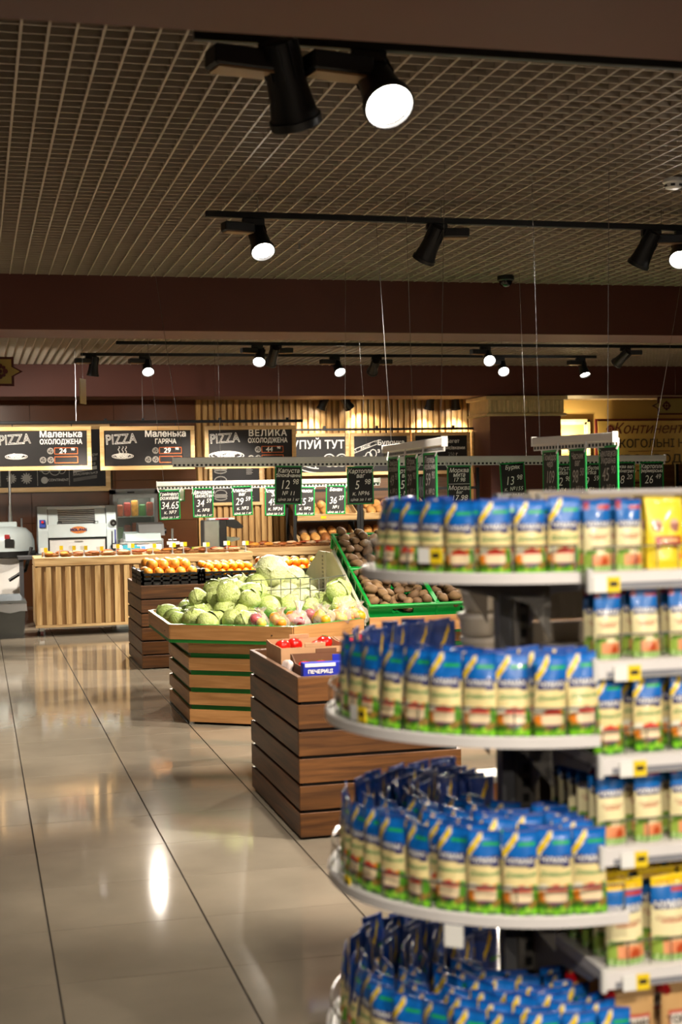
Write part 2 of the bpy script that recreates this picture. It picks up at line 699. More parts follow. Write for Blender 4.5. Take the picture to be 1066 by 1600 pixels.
# ------------------------------------------------------------------ track lamps
LENS_ON = emitter('lamp_lens_lit', (1.0, 0.93, 0.84), 60.0)
REFL = M('reflector', 'd8d4cc', .2, .8)
GEARU = M('gear_underside', '8a6a48', .5)


def track(name, label, x0, x1, y, z, wires):
    t = thing(name, label, 'light track', (x0, y, z))
    L = x1 - x0
    MB().span(0, L, -.018, .018, 0, .035, ch=.003).build('profile', BLACKM, t)
    MB().span(0, L, -.006, .006, -.001, .004).build('groove', GREYD, t)
    for w in wires:
        MB().cyl((w - x0, 0, .03), (w - x0, 0, HC + .02 - z), .0025, n=5).build('suspension_wire', WIRE, t)
    return t


_lamp_meshes = {}


def track_lamp(x, y, z, aim, label, s=1.0, power=1.0, group='track spotlights', gear=1, spot=62, light=True):
    """adapter on the track at (x,y,z), gear box along it, conical can on a yoke aimed along aim"""
    t = thing('track_spotlight', label, 'spotlight', (x, y, z), 0, group)
    if not _lamp_meshes:
        k = _lamp_meshes
        k['adapter'] = MB().box((0, 0, -.02), (.13, .034, .04), ch=.004).mesh('adapter', BLACK)
        k['gear'] = MB().box((0, 0, 0), (.17, .075, .05), ch=.006).mesh('gear_box', BLACK)
        k['under'] = MB().box((0, 0, -.027), (.15, .066, .006)).mesh('cover_plate', GEARU)
        k['can'] = MB().lathe([(.035, -.10), (.045, -.095), (.05, -.03), (.058, .06), (.068, .12), (.066, .122), (.058, .1), (.0, .098)],
                              24, cap=True).mesh('housing', BLACK, True)
        k['fins'] = MB()
        for i in range(10):
            a = 2 * pi * i / 10
            k['fins'].box((.05 * cos(a), .05 * sin(a), -.05), (.012, .004, .09), rz=a)
        k['fins'] = k['fins'].mesh('cooling_fins', BLACK)
        k['refl'] = MB().lathe([(.03, .085), (.058, .116), (.061, .119)], 24, cap=False).mesh('reflector', REFL, True)
        k['lens'] = MB().lathe([(.001, .112), (.059, .1165)], 24, cap=True).mesh('lens', LENS_ON)
        k['ring'] = MB().lathe([(.061, .108), (.0715, .108), (.0715, .13), (.066, .132), (.061, .122)], 24, cap=False).mesh('rim', BLACK, True)
    k = _lamp_meshes
    link('adapter', k['adapter'], t)
    g = link('gear_box', k['gear'], t, (-.095 * gear * s, -.03, -.03 - .03 * s), RD(12) * gear)
    g.scale = (s * 1.1,) * 3
    link('cover_plate', k['under'], g)
    MB().cyl((0, 0, -.03), (0, 0, -.08), .012, n=8).build('stem', BLACK, t)
    d = Vector(aim).normalized()
    q = d.to_track_quat('Z', 'Y')
    h = link('housing', k['can'], t, (.03 * gear, 0, -.085 - .02 * s))
    h.rotation_mode = 'QUATERNION'
    h.rotation_quaternion = q
    h.scale = (s, s, s)
    for nm in ('fins', 'refl', 'lens', 'ring'):
        link({'fins': 'cooling_fins', 'refl': 'reflector', 'lens': 'lens', 'ring': 'rim'}[nm], k[nm], h)
    if light:
        ld = bpy.data.lights.new('spot_beam', 'SPOT')
        ld.energy = LAMP_W * power
        ld.color = LAMP_COL
        ld.spot_size = RD(spot)
        ld.spot_blend = 0.5
        ld.shadow_soft_size = 0.04
        lo = bpy.data.objects.new('spot_beam', ld)
        COL.objects.link(lo)
        lo.parent = h
        lo.location = (0, 0, .14)
        lo.rotation_euler = (pi, 0, 0)
    return t


track('lighting_track', 'blurred black light track close to the near bulkhead', .78, 5.2, 5.0, 3.26, (.95, 2.4, 4.6))
track('lighting_track', 'black light track across the middle of the front lattice', 1.32, 6.4, 8.15, 3.24, (1.63, 2.75, 4.2, 5.6))
track('lighting_track', 'longer black light track just beyond the middle bulkhead', 1.5, 9.4, 15.4, 3.23, (2.2, 4.0, 5.9, 7.9))
track('lighting_track', 'shorter farther black light track above the bakery counter', 1.22, 7.7, 16.75, 3.23, (2.0, 4.4, 6.6))
track('lighting_track', 'black light track behind the viewer over the aisle', -.5, 4.6, -.3, 3.26, (0, 2, 4))

# near track
track_lamp(1.08, 5.0, 3.26, (.33, .45, -.9), 'large dark blurred spotlight turned away beside the glaring one', 1.35, gear=1, power=.7)
track_lamp(1.42, 5.0, 3.26, (.05, -.62, -.62), 'large glaring round spotlight facing the viewer at top', 1.3, gear=1, power=.6)
track_lamp(3.6, 5.0, 3.26, (-.5, .5, -.75), 'spotlight on the near track beyond the right edge', 1.2, power=1.7)
track_lamp(4.7, 5.0, 3.26, (-.25, .75, -.7), 'second spotlight on the near track beyond the right edge', 1.2, power=1.8)
# middle track
track_lamp(1.60, 8.15, 3.24, (.06, -.5, -.62), 'lit spotlight at the left end of the middle light track', gear=1, power=.75)
track_lamp(2.72, 8.15, 3.24, (-.30, .50, -.85), 'dark spotlight turned away near the middle of its track', gear=-1, power=1.3)
track_lamp(4.13, 8.15, 3.24, (-.30, .45, -.85), 'dark spotlight turned away on the right under the smoke detector', gear=-1, power=1.4)
track_lamp(4.36, 8.15, 3.24, (-.3, -.55, -.6), 'spotlight cut by the right edge of the picture', gear=-1, power=.9)
# far tracks
track_lamp(3.04, 15.4, 3.23, (-.2, -.62, -.6), 'lit spotlight above the bakery paired with a dark one', power=1.8)
track_lamp(3.25, 15.4, 3.23, (-.15, .6, -.7), 'dark spotlight paired beside a lit one above the bakery', gear=-1, power=1.7)
track_lamp(5.70, 15.4, 3.23, (-.12, -.75, -.45), 'brightest starry spotlight of the far pair', power=2.0)
track_lamp(7.45, 15.4, 3.23, (-.35, .7, -.55), 'dark spotlight with pale gear box at far right', gear=-1, power=1.8)
track_lamp(1.34, 16.75, 3.23, (-.1, .12, -.95), 'dark spotlight at the left end of the far track', power=1.5)
track_lamp(1.96, 16.75, 3.23, (.0, -.6, -.6), 'small lit spotlight second from the left of the far track', power=2.2)
track_lamp(4.26, 16.75, 3.23, (.1, -.6, -.6), 'small lit spotlight in the middle of the far track', power=2.2)
track_lamp(4.79, 16.75, 3.23, (.0, .75, -.5), 'small dark spotlight right of the middle of the far track', gear=-1, power=2.4)
track_lamp(6.39, 16.75, 3.23, (-.1, -.65, -.5), 'dimmer starry spotlight lower right of the brightest one', power=2.0)
track_lamp(7.48, 16.75, 3.23, (.05, -.4, -.8), 'small spotlight at the right end of the far track', power=2.0)
for i, x in enumerate((5.08, 5.40, 6.75, 7.15)):
    track_lamp(x, 20.75, 3.05, ((-.3, .15, -.8), (.5, .2, -.7), (-.1, .2, -.9), (.1, .2, -.9))[i],
               ('small black spotlight leftmost before the slat wall', 'small black spotlight tilted right before the slat wall',
                'small black spotlight right of centre before the slat wall', 'small black spotlight by the column before the slat wall')[i],
               1.1, power=.3, spot=90)
# lamps behind the viewer that light the near shelf
track_lamp(0.1, -.3, 3.26, (.26, .85, -.50), 'spotlight behind the viewer on the left', power=.6, spot=44)
track_lamp(1.6, -.3, 3.26, (-.08, .85, -.52), 'spotlight behind the viewer in the middle', power=.6, spot=46)
track_lamp(3.6, -.3, 3.26, (-.52, .8, -.50), 'spotlight behind the viewer on the right', power=.5, spot=46)
track_lamp(3.1, 5.0, 3.26, (-.62, -.5, -.62), 'added unseen spotlight on the near track aimed at the round shelves', 1.2, power=.6, spot=50)  # lamp added out of view so the stacked tubs catch light
track('lighting_track', 'added unseen farthest light track well behind the viewer', -.5, 4.6, -3.8, 3.26, (0, 2, 4))  # track and lamps added to bring low light in under the shelves
for i, (x, a) in enumerate(((.2, (.15, .95, -.26)), (2.0, (-.1, .95, -.26)), (4.0, (-.38, .95, -.26)))):
    track_lamp(x, -3.8, 3.26, a, 'added unseen spotlight well behind the viewer, %s from the left' % ORD[i], power=.55, spot=40)
# tracks and lamps added out of view to raise the bounce light
track('lighting_track', 'added unseen light track left of the picture over the next aisle', -4.6, -.6, 8.15, 3.24, (-4, -2, -1))
for i, (x, a) in enumerate(((-.8, (-.1, .2, -.9)), (-2.0, (.0, .4, -.8)), (-3.4, (.1, -.3, -.9)))):
    track_lamp(x, 8.15, 3.24, a, 'added unseen spotlight over the aisle left of the picture, %s from the right' % ORD[i], power=1.0, spot=80)
track('lighting_track', 'added unseen far light track left of the picture over the bakery aisle', -4.6, -.3, 15.4, 3.23, (-4, -2, -1))  # added beside the view to brighten the bakery end
for i, (x, a) in enumerate(((-.5, (.4, .8, -.5)), (-1.6, (.1, -.4, -.8)), (-3.2, (.1, .2, -.9)))):
    track_lamp(x, 15.4, 3.23, a, 'added unseen far spotlight left of the picture, %s from the right' % ORD[i], power=1.3, spot=80)
track('lighting_track', 'added unseen light track between the bulkheads over the potato aisle', 2.2, 9.4, 12.6, 3.33, (3, 5, 7, 9))  # added out of sight behind the bulkhead to brighten the far half
for i, (x, a) in enumerate(((3.3, (-.25, .35, -.9)), (5.2, (-.3, -.5, -.8)), (7.4, (-.1, .5, -.8)))):
    track_lamp(x, 12.6, 3.33, a, 'added spotlight hidden behind the middle bulkhead, %s from the left' % ORD[i], power=2.4, spot=80)

# smoke detector, dome camera
t = thing('smoke_detector', 'white round smoke detector under the lattice at right edge', 'smoke detector', (3.84, 7.3, 3.37))
MB().lathe([(.055, 0), (.06, -.012), (.06, -.022), (.048, -.03), (.044, -.052), (.03, -.058)], 20).build('body', WHITEP, t, True)
mb = MB()
for i in range(6):
    a = i * pi / 3
    mb.box((.0465 * cos(a), .0465 * sin(a), -.04), (.006, .024, .012), rz=a)
mb.build('vent', BLACK, t)
t = thing('dome_camera', 'small black dome camera by the middle bulkhead', 'camera', (4.26, 11.0, 3.37))
MB().lathe([(.07, 0), (.07, -.03), (.06, -.04)], 18).build('base', BLACK, t, True)
MB().lathe([(.055, -.04), (.05, -.065), (.03, -.085), (.005, -.092)], 18).build('dome', M('dome_black', '0a0a0c', .1), t, True)
t = thing('sprinkler', 'small brass sprinkler head under the front lattice', 'sprinkler', (2.24, 9.75, 3.37))
MB().cyl((0, 0, .1), (0, 0, -.03), .008, n=8).build('pipe', STEEL, t)
MB().lathe([(.02, -.03), (.02, -.034)], 12).build('deflector', STEEL, t)

# ================================================================== bakery: signs
def framed_board(name, label, cat, x0, x1, z0, z1, y, fw=.045, group=None, frame=None):
    """board facing -y; origin at its lower left corner"""
    t = thing(name, label, cat, (x0, y, z0), 0, group)
    W, H = x1 - x0, z1 - z0
    MB().span(fw * .6, W - fw * .6, -.004, .012, fw * .6, H - fw * .6).build('board', CHALKB, t)
    fm = frame or W_FRAME
    for (a, b, c, d) in ((0, W, 0, fw), (0, W, H - fw, H), (0, fw, fw, H - fw), (W - fw, W, fw, H - fw)):
        MB().span(a, b, -.022, .018, c, d, ch=.003).build('frame_bar', fm, t)
    return t, W, H


def pizza_icon(t, x, z, r):
    stroke([arc(0, 0, r, r), arc(0, 0, r * .8, r * .8), arc(-r * .3, r * .3, r * .2, r * .2, n=8), arc(r * .35, r * .1, r * .2, r * .2, n=8),
            arc(-.1 * r, -.4 * r, r * .2, r * .2, n=8)], r * .1, x, z, CHALK_G, t, y=-.006, name='pizza_icon')


def pizza_plate(t, x, z, s, steam=False, flat=False):
    st = [arc(0, 0, s, s * .24), arc(0, .02 * s, s * .85, s * .18)]
    for k, (a, b) in enumerate(((-.5, .05), (-.2, .14), (.15, .06), (.45, .1), (0, -.05), (-.35, -.05), (.3, -.06))):
        st.append(arc(a * s, b * s + .04 * s, s * .16, s * (.1 if not flat else .06), n=8))
        st.append(arc(a * s, b * s + .02 * s, s * .09, s * .05, n=6))
    if steam:
        for a in (-.35, 0, .3):
            st.append([(a * s + .07 * s * sin(i * 1.3), .28 * s + i * .09 * s) for i in range(8)])
    stroke(st, s * .028, x, z, CHALK, t, y=-.006, name='pizza_drawing')


def pizza_sign(label, x0, x1, z0, z1, l1, l2, price, cents, steam=False, big=False):
    t, W, H = framed_board('pizza_sign', label, 'sign', x0, x1, z0, z1, 17.4, .05, 'hanging pizza signs')
    put_text('PIZZA', .165, W * .22, H * .70, CHALK, t, -.006, outline=.0034, sx=.8, rot=RD(-3), spacing=1.05)
    pizza_plate(t, W * .235, H * (.32 if not big else .30), .13 if not big else .22, steam, big)
    put_text(l1, .108 if not big else .112, W * .69, H * .82, CHALK, t, -.006, bold=.0035, sx=.98, spacing=1.0 if not big else 1.15)
    put_text(l2, .08, W * .69, H * .645, CHALK, t, -.006, bold=.003, sx=.84)
    for k, zz in enumerate((.44, .235)):
        bx0, bx1, bz = W * .62, W * .86, H * zz
        mb = MB()
        for (a, b, c, d) in ((bx0, bx1, bz - .04, bz - .034), (bx0, bx1, bz + .034, bz + .04), (bx0, bx0 + .006, bz - .04, bz + .04), (bx1 - .006, bx1, bz - .04, bz + .04)):
            mb.span(a, b, -.008, -.004, c, d)
        mb.build('price_box', ORANGEL, t)
        pizza_icon(t, bx0 - .045, bz, .036)
        if k:
            pizza_icon(t, bx0 - .135, bz, .036)
    put_text(price, .085, W * .705, H * .435, CHALK, t, -.006, shear=.1, bold=.002)
    put_text(cents, .042, W * .81, H * .475, CHALK, t, -.006, bold=.002)
    for xx in (W * .2, W * .8):
        MB().tube([(xx, 0, H), (xx, 0, H + .035)], .006, 6).build('hook', BLACK, t)
    return t


pizza_sign('framed pizza chalkboard cut by the left edge, small chilled pizza', .215, 1.373, 1.917, 2.44, 'Маленька', 'ОХОЛОДЖЕНА', '24', '90')
pizza_sign('middle framed pizza chalkboard with steaming pizza drawing', 1.477, 2.629, 1.905, 2.436, 'Маленька', 'ГАРЯЧА', '29', '90', steam=True)
pizza_sign('framed pizza chalkboard with wide pizza drawing before the slat wall', 2.751, 3.904, 1.905, 2.434, 'ВЕЛИКА', 'ОХОЛОДЖЕНА', '44', '90', big=True)
t = thing('sign_rail', 'long black bar from which the pizza signs hang', 'rail', (-.6, 17.4, 2.472))
MB().span(0, 4.6, -.02, .02, 0, .035, ch=.003).build('bar', BLACKM, t)
for x in (.35, 1.8, 2.6, 3.5, 4.3):
    MB().cyl((x, 0, .03), (x, 0, HC - 2.47), .003, n=5).build('suspension_rod', WIRE, t)
for x in (.85, 2.15, 2.6, 3.55, 4.4):
    MB().box((x, 0, .045), (.03, .05, .03), ch=.004).build('clamp', BLACK, t)

# bread signs in front of the slat wall
YS = 20.35


def bread_sign(label, x0, x1):
    return framed_board('bread_sign', label, 'sign', x0, x1, 1.815, 2.44, YS, .05, 'bread signs before the slat wall')


t, W, H = bread_sign('framed bread chalkboard half hidden behind the wide pizza sign', 4.30, 5.365)
put_text('КУПУЙ ТУТ!', .17, W * .54, H * .72, CHALK, t, -.006, sx=.95, bold=.003)
stroke([arc(0, 0, .09, .09), arc(.19, 0, .09, .09), arc(.095, -.06, .05, .03), arc(0, 0, .05, .05), arc(.19, 0, .05, .05)], .008, W * .72, H * .36, CHALK, t, -.006)
stroke([[(-.3 + i * .05, .03 * math.cos(i * .4) - .01 * i) for i in range(11)], [(-.3 + i * .05, -.05 + .02 * math.cos(i * .5) - .014 * i) for i in range(11)]] +
       [[(-.22 + i * .09, .03 - i * .015), (-.2 + i * .09, -.06 - i * .015)] for i in range(5)], .008, W * .38, H * .36, CHALK, t, -.006)


def ribbon(t, x, z):
    stroke([[(-.16, -.06), (.14, .05), (.16, .0), (-.14, -.11), (-.16, -.06)], [(-.16, -.06), (-.19, -.09), (-.17, -.1), (-.19, -.13), (-.14, -.11)],
            [(.14, .05), (.19, .06), (.17, .04), (.2, .01), (.16, .0)]], .005, x, z, CHALK, t, -.006, name='ribbon_drawing')
    put_text('Акція!', .06, x, z - .03, CHALK, t, -.006, rot=RD(-20), bold=.001)


t, W, H = bread_sign('framed bread chalkboard with sweet rolls and ribbon drawing', 5.395, 6.315)
ribbon(t, W * .25, H * .72)
stroke([arc(-.07, -.03, .05, .07, 0, 360), arc(0, .03, .05, .07), arc(.07, .08, .05, .06)], .006, W * .3, H * .38, CHALK, t, -.006)
put_text('Булочка', .105, W * .68, H * .76, CHALK, t, -.006, bold=.003)
put_text('з корицею', .085, W * .68, H * .57, CHALK, t, -.006, bold=.002)
put_text('6.90', .12, W * .68, H * .32, CHALK, t, -.006, bold=.002)
t, W, H = bread_sign('framed bread chalkboard for the baguette, left of the column', 6.345, 7.265)
ribbon(t, W * .25, H * .72)
stroke([arc(0, 0, .16, .05), [(-.1, .03), (-.06, -.03)], [(-.02, .04), (.02, -.04)], [(.06, .03), (.1, -.03)]], .006, W * .28, H * .4, CHALK, t, -.006)
put_text('Багет', .08, W * .7, H * .78, CHALK, t, -.006, bold=.002)
put_text('з висівками', .068, W * .7, H * .62, CHALK, t, -.006, bold=.002)
put_text('250 г', .068, W * .7, H * .47, CHALK, t, -.006, bold=.002)
put_text('5.90', .12, W * .7, H * .27, CHALK, t, -.006, bold=.002)
t, W, H = bread_sign('framed chalkboard with ribbon drawing cut off by the column', 7.295, 8.2)
ribbon(t, W * .22, H * .72)
stroke([arc(0, 0, .12, .06), arc(.03, .0, .08, .04), arc(.05, 0, .04, .02)], .006, W * .26, H * .38, CHALK, t, -.006)
put_text('Рулет', .09, W * .7, H * .72, CHALK, t, -.006, bold=.002)
t = thing('sign_rail', 'black bar from which the bread signs hang', 'rail', (4.2, YS, 2.475))
MB().span(0, 4.0, -.02, .02, 0, .035, ch=.003).build('bar', BLACKM, t)
for x in (.6, 1.4, 2.6, 3.4):
    MB().cyl((x, 0, .03), (x, 0, .6), .003, n=5).build('suspension_rod', WIRE, t)
    MB().box((x + .2, 0, .05), (.04, .06, .04), ch=.004).build('clamp', BLACK, t)

# menu boards on the walls
t, W, H = framed_board('menu_board', 'large wooden framed chalk menu board on the brown wall', 'menu board', -.9, 1.92, 1.65, 2.62, 20.93, .07)
for x in (W * .445, W * .63, W * .79):
    MB().span(x - .003, x + .003, -.007, -.004, .09, H - .09).build('chalk_rule', CHALK_G, t)
stroke([[(0, 0), (.3, 0)], [(0, .22), (.3, .22)]], .004, W * .64, .30, CHALK_G, t, -.006)
for (x, z, r) in ((W * .50, .2, .07), (W * .575, .2, .08)):
    stroke([[(0, 0), (r * cos(a * .5236), r * sin(a * .5236))] for a in range(12)] + [arc(0, 0, r * .6, r * .6)], .009, x, z, CHALK_G, t, -.006, name='sun_drawing')
stroke([arc(-.08, 0, .06, .07), arc(.05, 0, .08, .09), arc(.15, -.01, .05, .06)], .005, W * .70, .33, CHALK_G, t, -.006, name='fruit_drawing')
MB().lathe([(.05, -.002), (.05, .002)], 20).build('moon_disc', CHALK_G, t, loc=(W * .665, -.006, .17), rot=(RD(90), 0, 0))
put_text('CONTINENT', .05, W * .735, .17, CHALK_G, t, -.006, bold=.001)
put_text('10', .09, W * .965, .58, CHALK_G, t, -.006)
for k, s in enumerate(('Мисливська', 'Гавайська', 'Чотири сири')):
    z = .17 + .13 * k
    MB().prism([(0, -.03), (.34, .02), (.34, .07), (0, .02)], -.007, -.004, 'y').build('ribbon_band', CHALK_G if k % 2 else M('chalk_dim', '5c5a58', .9), t, loc=(W * .81, 0, z))
    put_text(s, .06, W * .87, z + .09, CHALK_G, t, -.006, shear=.25, rot=RD(-5))
t, W, H = framed_board('menu_board', 'small framed burger menu chalkboard on the slat wall', 'menu board', 3.37, 4.17, 1.40, 2.12, 20.93, .045)
for z in (.14, .34, .54):
    stroke([arc(0, .03, .09, .06, 0, 180), [(-.09, .02), (.09, .02)], [(-.1, -.0), (.1, -.0)], [(-.09, -.02), (.09, -.02)], arc(0, -.03, .09, .03, 180, 360)], .007, .17, z, CHALK_G, t, -.006, name='burger_drawing')
for k, z in enumerate((.60, .52, .3, .12)):
    for j in range(4):
        MB().span(.56, .56 + .1 - .02 * (j % 2), -.007, -.004, z - .02 * j, z - .02 * j + .006).build('menu_line', CHALK_G, t)
mb = MB()
for (a, b, c, d) in ((.3, .5, .58, .585), (.3, .5, .66, .665), (.3, .305, .58, .665), (.495, .5, .58, .665)):
    mb.span(a, b, -.008, -.004, c, d)
mb.build('price_box', ORANGEL, t)
put_text('43 90', .07, .4, .62, CHALK, t, -.006, bold=.001)

# right hand signs
GOLD = M('gold_board', 'a08a50', .5, var=.06)
MAROON = M('maroon', '4a0f14', .5)
DARKTX = M('dark_letter', '2a2018', .6)


def flower(t, x, z, s, mat):
    mb = MB()
    for k in range(8):
        a = k * pi / 4
        mb.ball((x + s * .6 * cos(a), -.012, z + s * .6 * sin(a)), (s * .3 if k % 2 == 0 else s * .2, .002, s * .3 if k % 2 == 0 else s * .2), 8, 4)
    mb.ball((x, -.012, z), (s * .25, .003, s * .25), 8, 4)
    mb.build('ornament', mat, t)


t = thing('department_sign', 'large gold sign for alcoholic drinks on the cream wall', 'sign', (10.38, 22.65, 1.6))
MB().span(0, 2.6, 0, .04, 0, 1.13).build('border', MAROON, t)
MB().span(.04, 2.56, -.008, 0, .04, 1.09).build('board', GOLD, t)
put_text('Континент', .26, .98, .95, MAROON, t, -.009, 'lettering', shear=.3)
flower(t, .27, .95, .09, MAROON)
flower(t, 1.72, .95, .09, MAROON)
put_text('АЛКОГОЛЬНІ НАПОЇ', .2, .14, .69, DARKTX, t, -.009, 'lettering', align='LEFT', bold=.003)
put_text('ПИВО · ВОДИ', .2, .14, .42, DARKTX, t, -.009, 'lettering', align='LEFT', sx=1.25, bold=.003)
put_text('ТОВАРИ', .2, .75, .15, DARKTX, t, -.009, 'lettering', align='LEFT', bold=.003)
for z in (.56, .29, .06):
    MB().span(.6, 1.4, -.011, -.008, z, z + .008).build('rule', MAROON, t)


def hang_sign(label, x, y, z, W, H, body, small, flip):
    """lozenge ended gold hanging sign with maroon border; pointed end at the side given"""
    t = thing('hanging_sign', label, 'sign', (x, y, z))
    s = -1 if flip else 1

    def outl(g, d):
        return [(s * (W - g * s * 0 - d), H - d), (s * (.0 + d), H - d), (s * d, H * .66), (s * (-.09 + d * 1.3), H * .5), (s * d, H * .34), (s * d, d), (s * (W - d), d)]
    MB().prism(outl(0, 0), 0, .02, 'y').build('border', MAROON, t)
    MB().prism(outl(0, .025), -.004, 0, 'y').build('board', GOLD, t)
    flower(t, s * .14, H * .5, H * .3, MAROON)
    put_text(body, H * .36, s * W * .62, H * .36, DARKTX, t, -.006, 'lettering', bold=.002)
    put_text(small, H * .2, s * W * .62, H * .72, MAROON, t, -.006, 'lettering')
    for k in (.2, .8):
        MB().cyl((s * W * k, .01, H), (s * W * k, .01, HC - z), .002, n=5).build('suspension_wire', WIRE, t)


hang_sign('hanging gold bread sign with maroon ornament at right edge', 9.95, 19.5 + .0, 2.64, 1.5, .27, 'ХЛІБ', 'Континент', False)
hang_sign('hanging gold sign with maroon ornament cut by left edge', .415, 15.0, 2.755, 1.2, .3, 'ПЕКАРНЯ', 'Континент', True)
t = thing('hanging_tag', 'small gold tag hanging edge-on above the pizza signs', 'sign', (1.11, 15.0, 2.57), RD(68))
MB().span(-.1, .1, -.004, .004, 0, .26).build('board', GOLD, t)
MB().cyl((0, 0, .25), (0, 0, .8), .002, n=5).build('suspension_wire', WIRE, t)

# wall sconce behind the column
def sconce(label, x, en):
    t = thing('wall_sconce', label, 'lamp', (x, 22.55, 2.05), 0, 'wall sconces')
    br_ = M('brass', '8a6a30', .35, .8)
    MB().lathe([(.02, 0), (.03, .1), (.06, .14), (.11, .17), (.12, .18)], 16).build('bowl', br_, t, True)
    MB().tube([(0, .22, .0), (0, .12, -.06), (0, 0, 0)], .012, 6).build('arm', br_, t)
    for k in range(5):
        a = -.5 + k * .25
        MB().tube([(.04 * a, -.05, .17), (.16 * a, -.06, .28), (.3 * a, -.05, .25)], .008, 5).build('scroll', br_, t)
    MB().ball((0, 0, .2), .035, 10, 8).build('bulb', emitter('bulb', (1, .75, .4), 12), t, True)
    ld = bpy.data.lights.new('sconce_glow', 'POINT')
    ld.energy = en
    ld.color = (1, .74, .36)
    ld.shadow_soft_size = .05
    lo = bpy.data.objects.new('sconce_glow', ld)
    COL.objects.link(lo)
    lo.parent = t
    lo.location = (0, -.02, .28)


sconce('ornate metal wall sconce glowing on the cream panel', 9.92, 65)
sconce('added unseen second ornate wall sconce beyond the right edge of the picture', 13.3, 60)  # added out of view to brighten the cream wall

# ================================================================== bakery counter
def bakery_counter(label, x0, x1, y0, y1, zt, caster=True, zb=.10):
    t = thing('bakery_counter', label, 'counter', (x0, y0, 0), 0, 'slatted bakery counters')
    W, D = x1 - x0, y1 - y0
    MB().span(.03, W - .02, .03, D - .02, zb + .02, zt - .06).build('carcass', wood('counter_body', '8f6a3c', 'b58e5a', (14, 14, 1)), t)
    MB().span(0, W, -.005, D, zt - .10, zt, ch=.006).build('counter_top', W_LIGHT, t)
    MB().span(0, W, 0, .03, zb, zb + .03).build('bottom_rail', W_LIGHT, t)
    sm_ = MB().box((0, 0, 0), (.062, .028, zt - zb - .14), ch=.003).mesh('slat', W_LIGHT_V)
    n = int(W / .106)
    for i in range(n):
        link('slat', sm_, t, (.045 + i * (W - .09) / (n - 1), .012, (zt - .11 + zb + .03) / 2))
    sd = MB().box((0, 0, 0), (.028, .062, zt - zb - .14), ch=.003).mesh('slat', W_LIGHT_V)
    for i in range(7):
        link('slat', sd, t, (.012, .06 + i * (D - .1) / 6, (zt - .11 + zb + .03) / 2))
    if caster:
        for x in (.07, W * .5, W - .07):
            for y in (.08, D - .1):
                c = MB().box((x, y, zb - .02), (.06, .05, .05), ch=.004).build('caster', STEEL, t)
                MB().cyl((x - .015, y + .01, .037), (x + .015, y + .01, .037), .037, n=14).build('wheel', M('wheel_red', '4a1410', .5), c)
    return t


bakery_counter('long slatted wooden bakery counter on casters at left', .64, 3.18, 16.62, 17.25, .905)
bakery_counter('farther slatted wooden bakery counter at right behind the oranges', 3.24, 5.4, 17.3, 17.95, .915)

WICK = M('wicker', '8a5c30', .8, var=.35, scale=60, bump=.6)
PASTRY = [M('pastry_gold', 'c4822e', .5, var=.3, scale=25, bump=.4), M('pastry_brown', '8a4a1c', .5, var=.35, scale=25, bump=.4),
          M('pastry_sugar', 'c9a27c', .7, var=.3, scale=30, bump=.4), M('pizza_red', 'a84a20', .5, var=.5, scale=30, bump=.3)]


def tray(label, x0, x1, y0, y1, z):
    t = thing('wicker_tray', label, 'tray', (x0, y0, z), 0)
    W, D = x1 - x0, y1 - y0
    MB().span(0, W, 0, D, 0, .012).build('base', WICK, t)
    for i, (a, b, c, d) in enumerate(((0, W, 0, .02), (0, W, D - .02, D), (0, .02, .02, D - .02), (W - .02, W, .02, D - .02))):
        MB().span(a, b, c, d, .012, .035, ch=.006).build('rim', WICK, t)


def blob(r, sz, seed, nu=12, nv=8, amp=.12):
    rr = random.Random(seed)
    ph = [rr.uniform(0, 6) for _ in range(6)]
    return lambda d: 1 + amp * (sin(d.x * 3 + ph[0]) * cos(d.y * 3 + ph[1]) + .6 * sin(d.z * 4 + ph[2] + d.x * 2)) * .7


pm_ = [MB().ball((0, 0, 0), (.075, .055, .03), 12, 8, blob(0, 0, s)).mesh('pastry', PASTRY[s % 4], 'all') for s in range(4)]
tray('long wicker tray of pastries on the left bakery counter', .74, 1.88, 16.66, 17.0, .905)
tray('long wicker tray of pastries right of the scale', 1.96, 3.02, 16.66, 17.0, .905)
tray('dark wicker tray of pastries on the farther counter', 3.3, 4.3, 17.36, 17.8, .915)
tray('second dark wicker tray on the farther counter at right', 4.36, 5.3, 17.36, 17.8, .915)
for (x0, x1, y0, y1, z, n, m, w) in ((.80, 1.84, 16.72, 16.94, .93, 7, 2, 'left'), (2.02, 2.98, 16.72, 16.94, .93, 6, 2, 'middle'),
                                     (3.36, 4.26, 17.42, 17.74, .94, 6, 2, 'farther'), (4.42, 5.26, 17.42, 17.74, .94, 5, 2, 'farthest right')):
    for i in range(n):
        for j in range(m):
            o = link('pastry', pm_[(i // 2 + j) % 4], None, (x0 + (x1 - x0) * i / (n - 1), y0 + (y1 - y0) * j / (m - 1), z + .012 + random.uniform(0, .01)), random.uniform(0, 3))
            o.scale = (1.15, 1.15, random.uniform(.5, .9))
            tag(o, 'golden baked pastry lying in the %s wicker tray' % w, 'pastry', 'pastries in the %s wicker tray' % w)

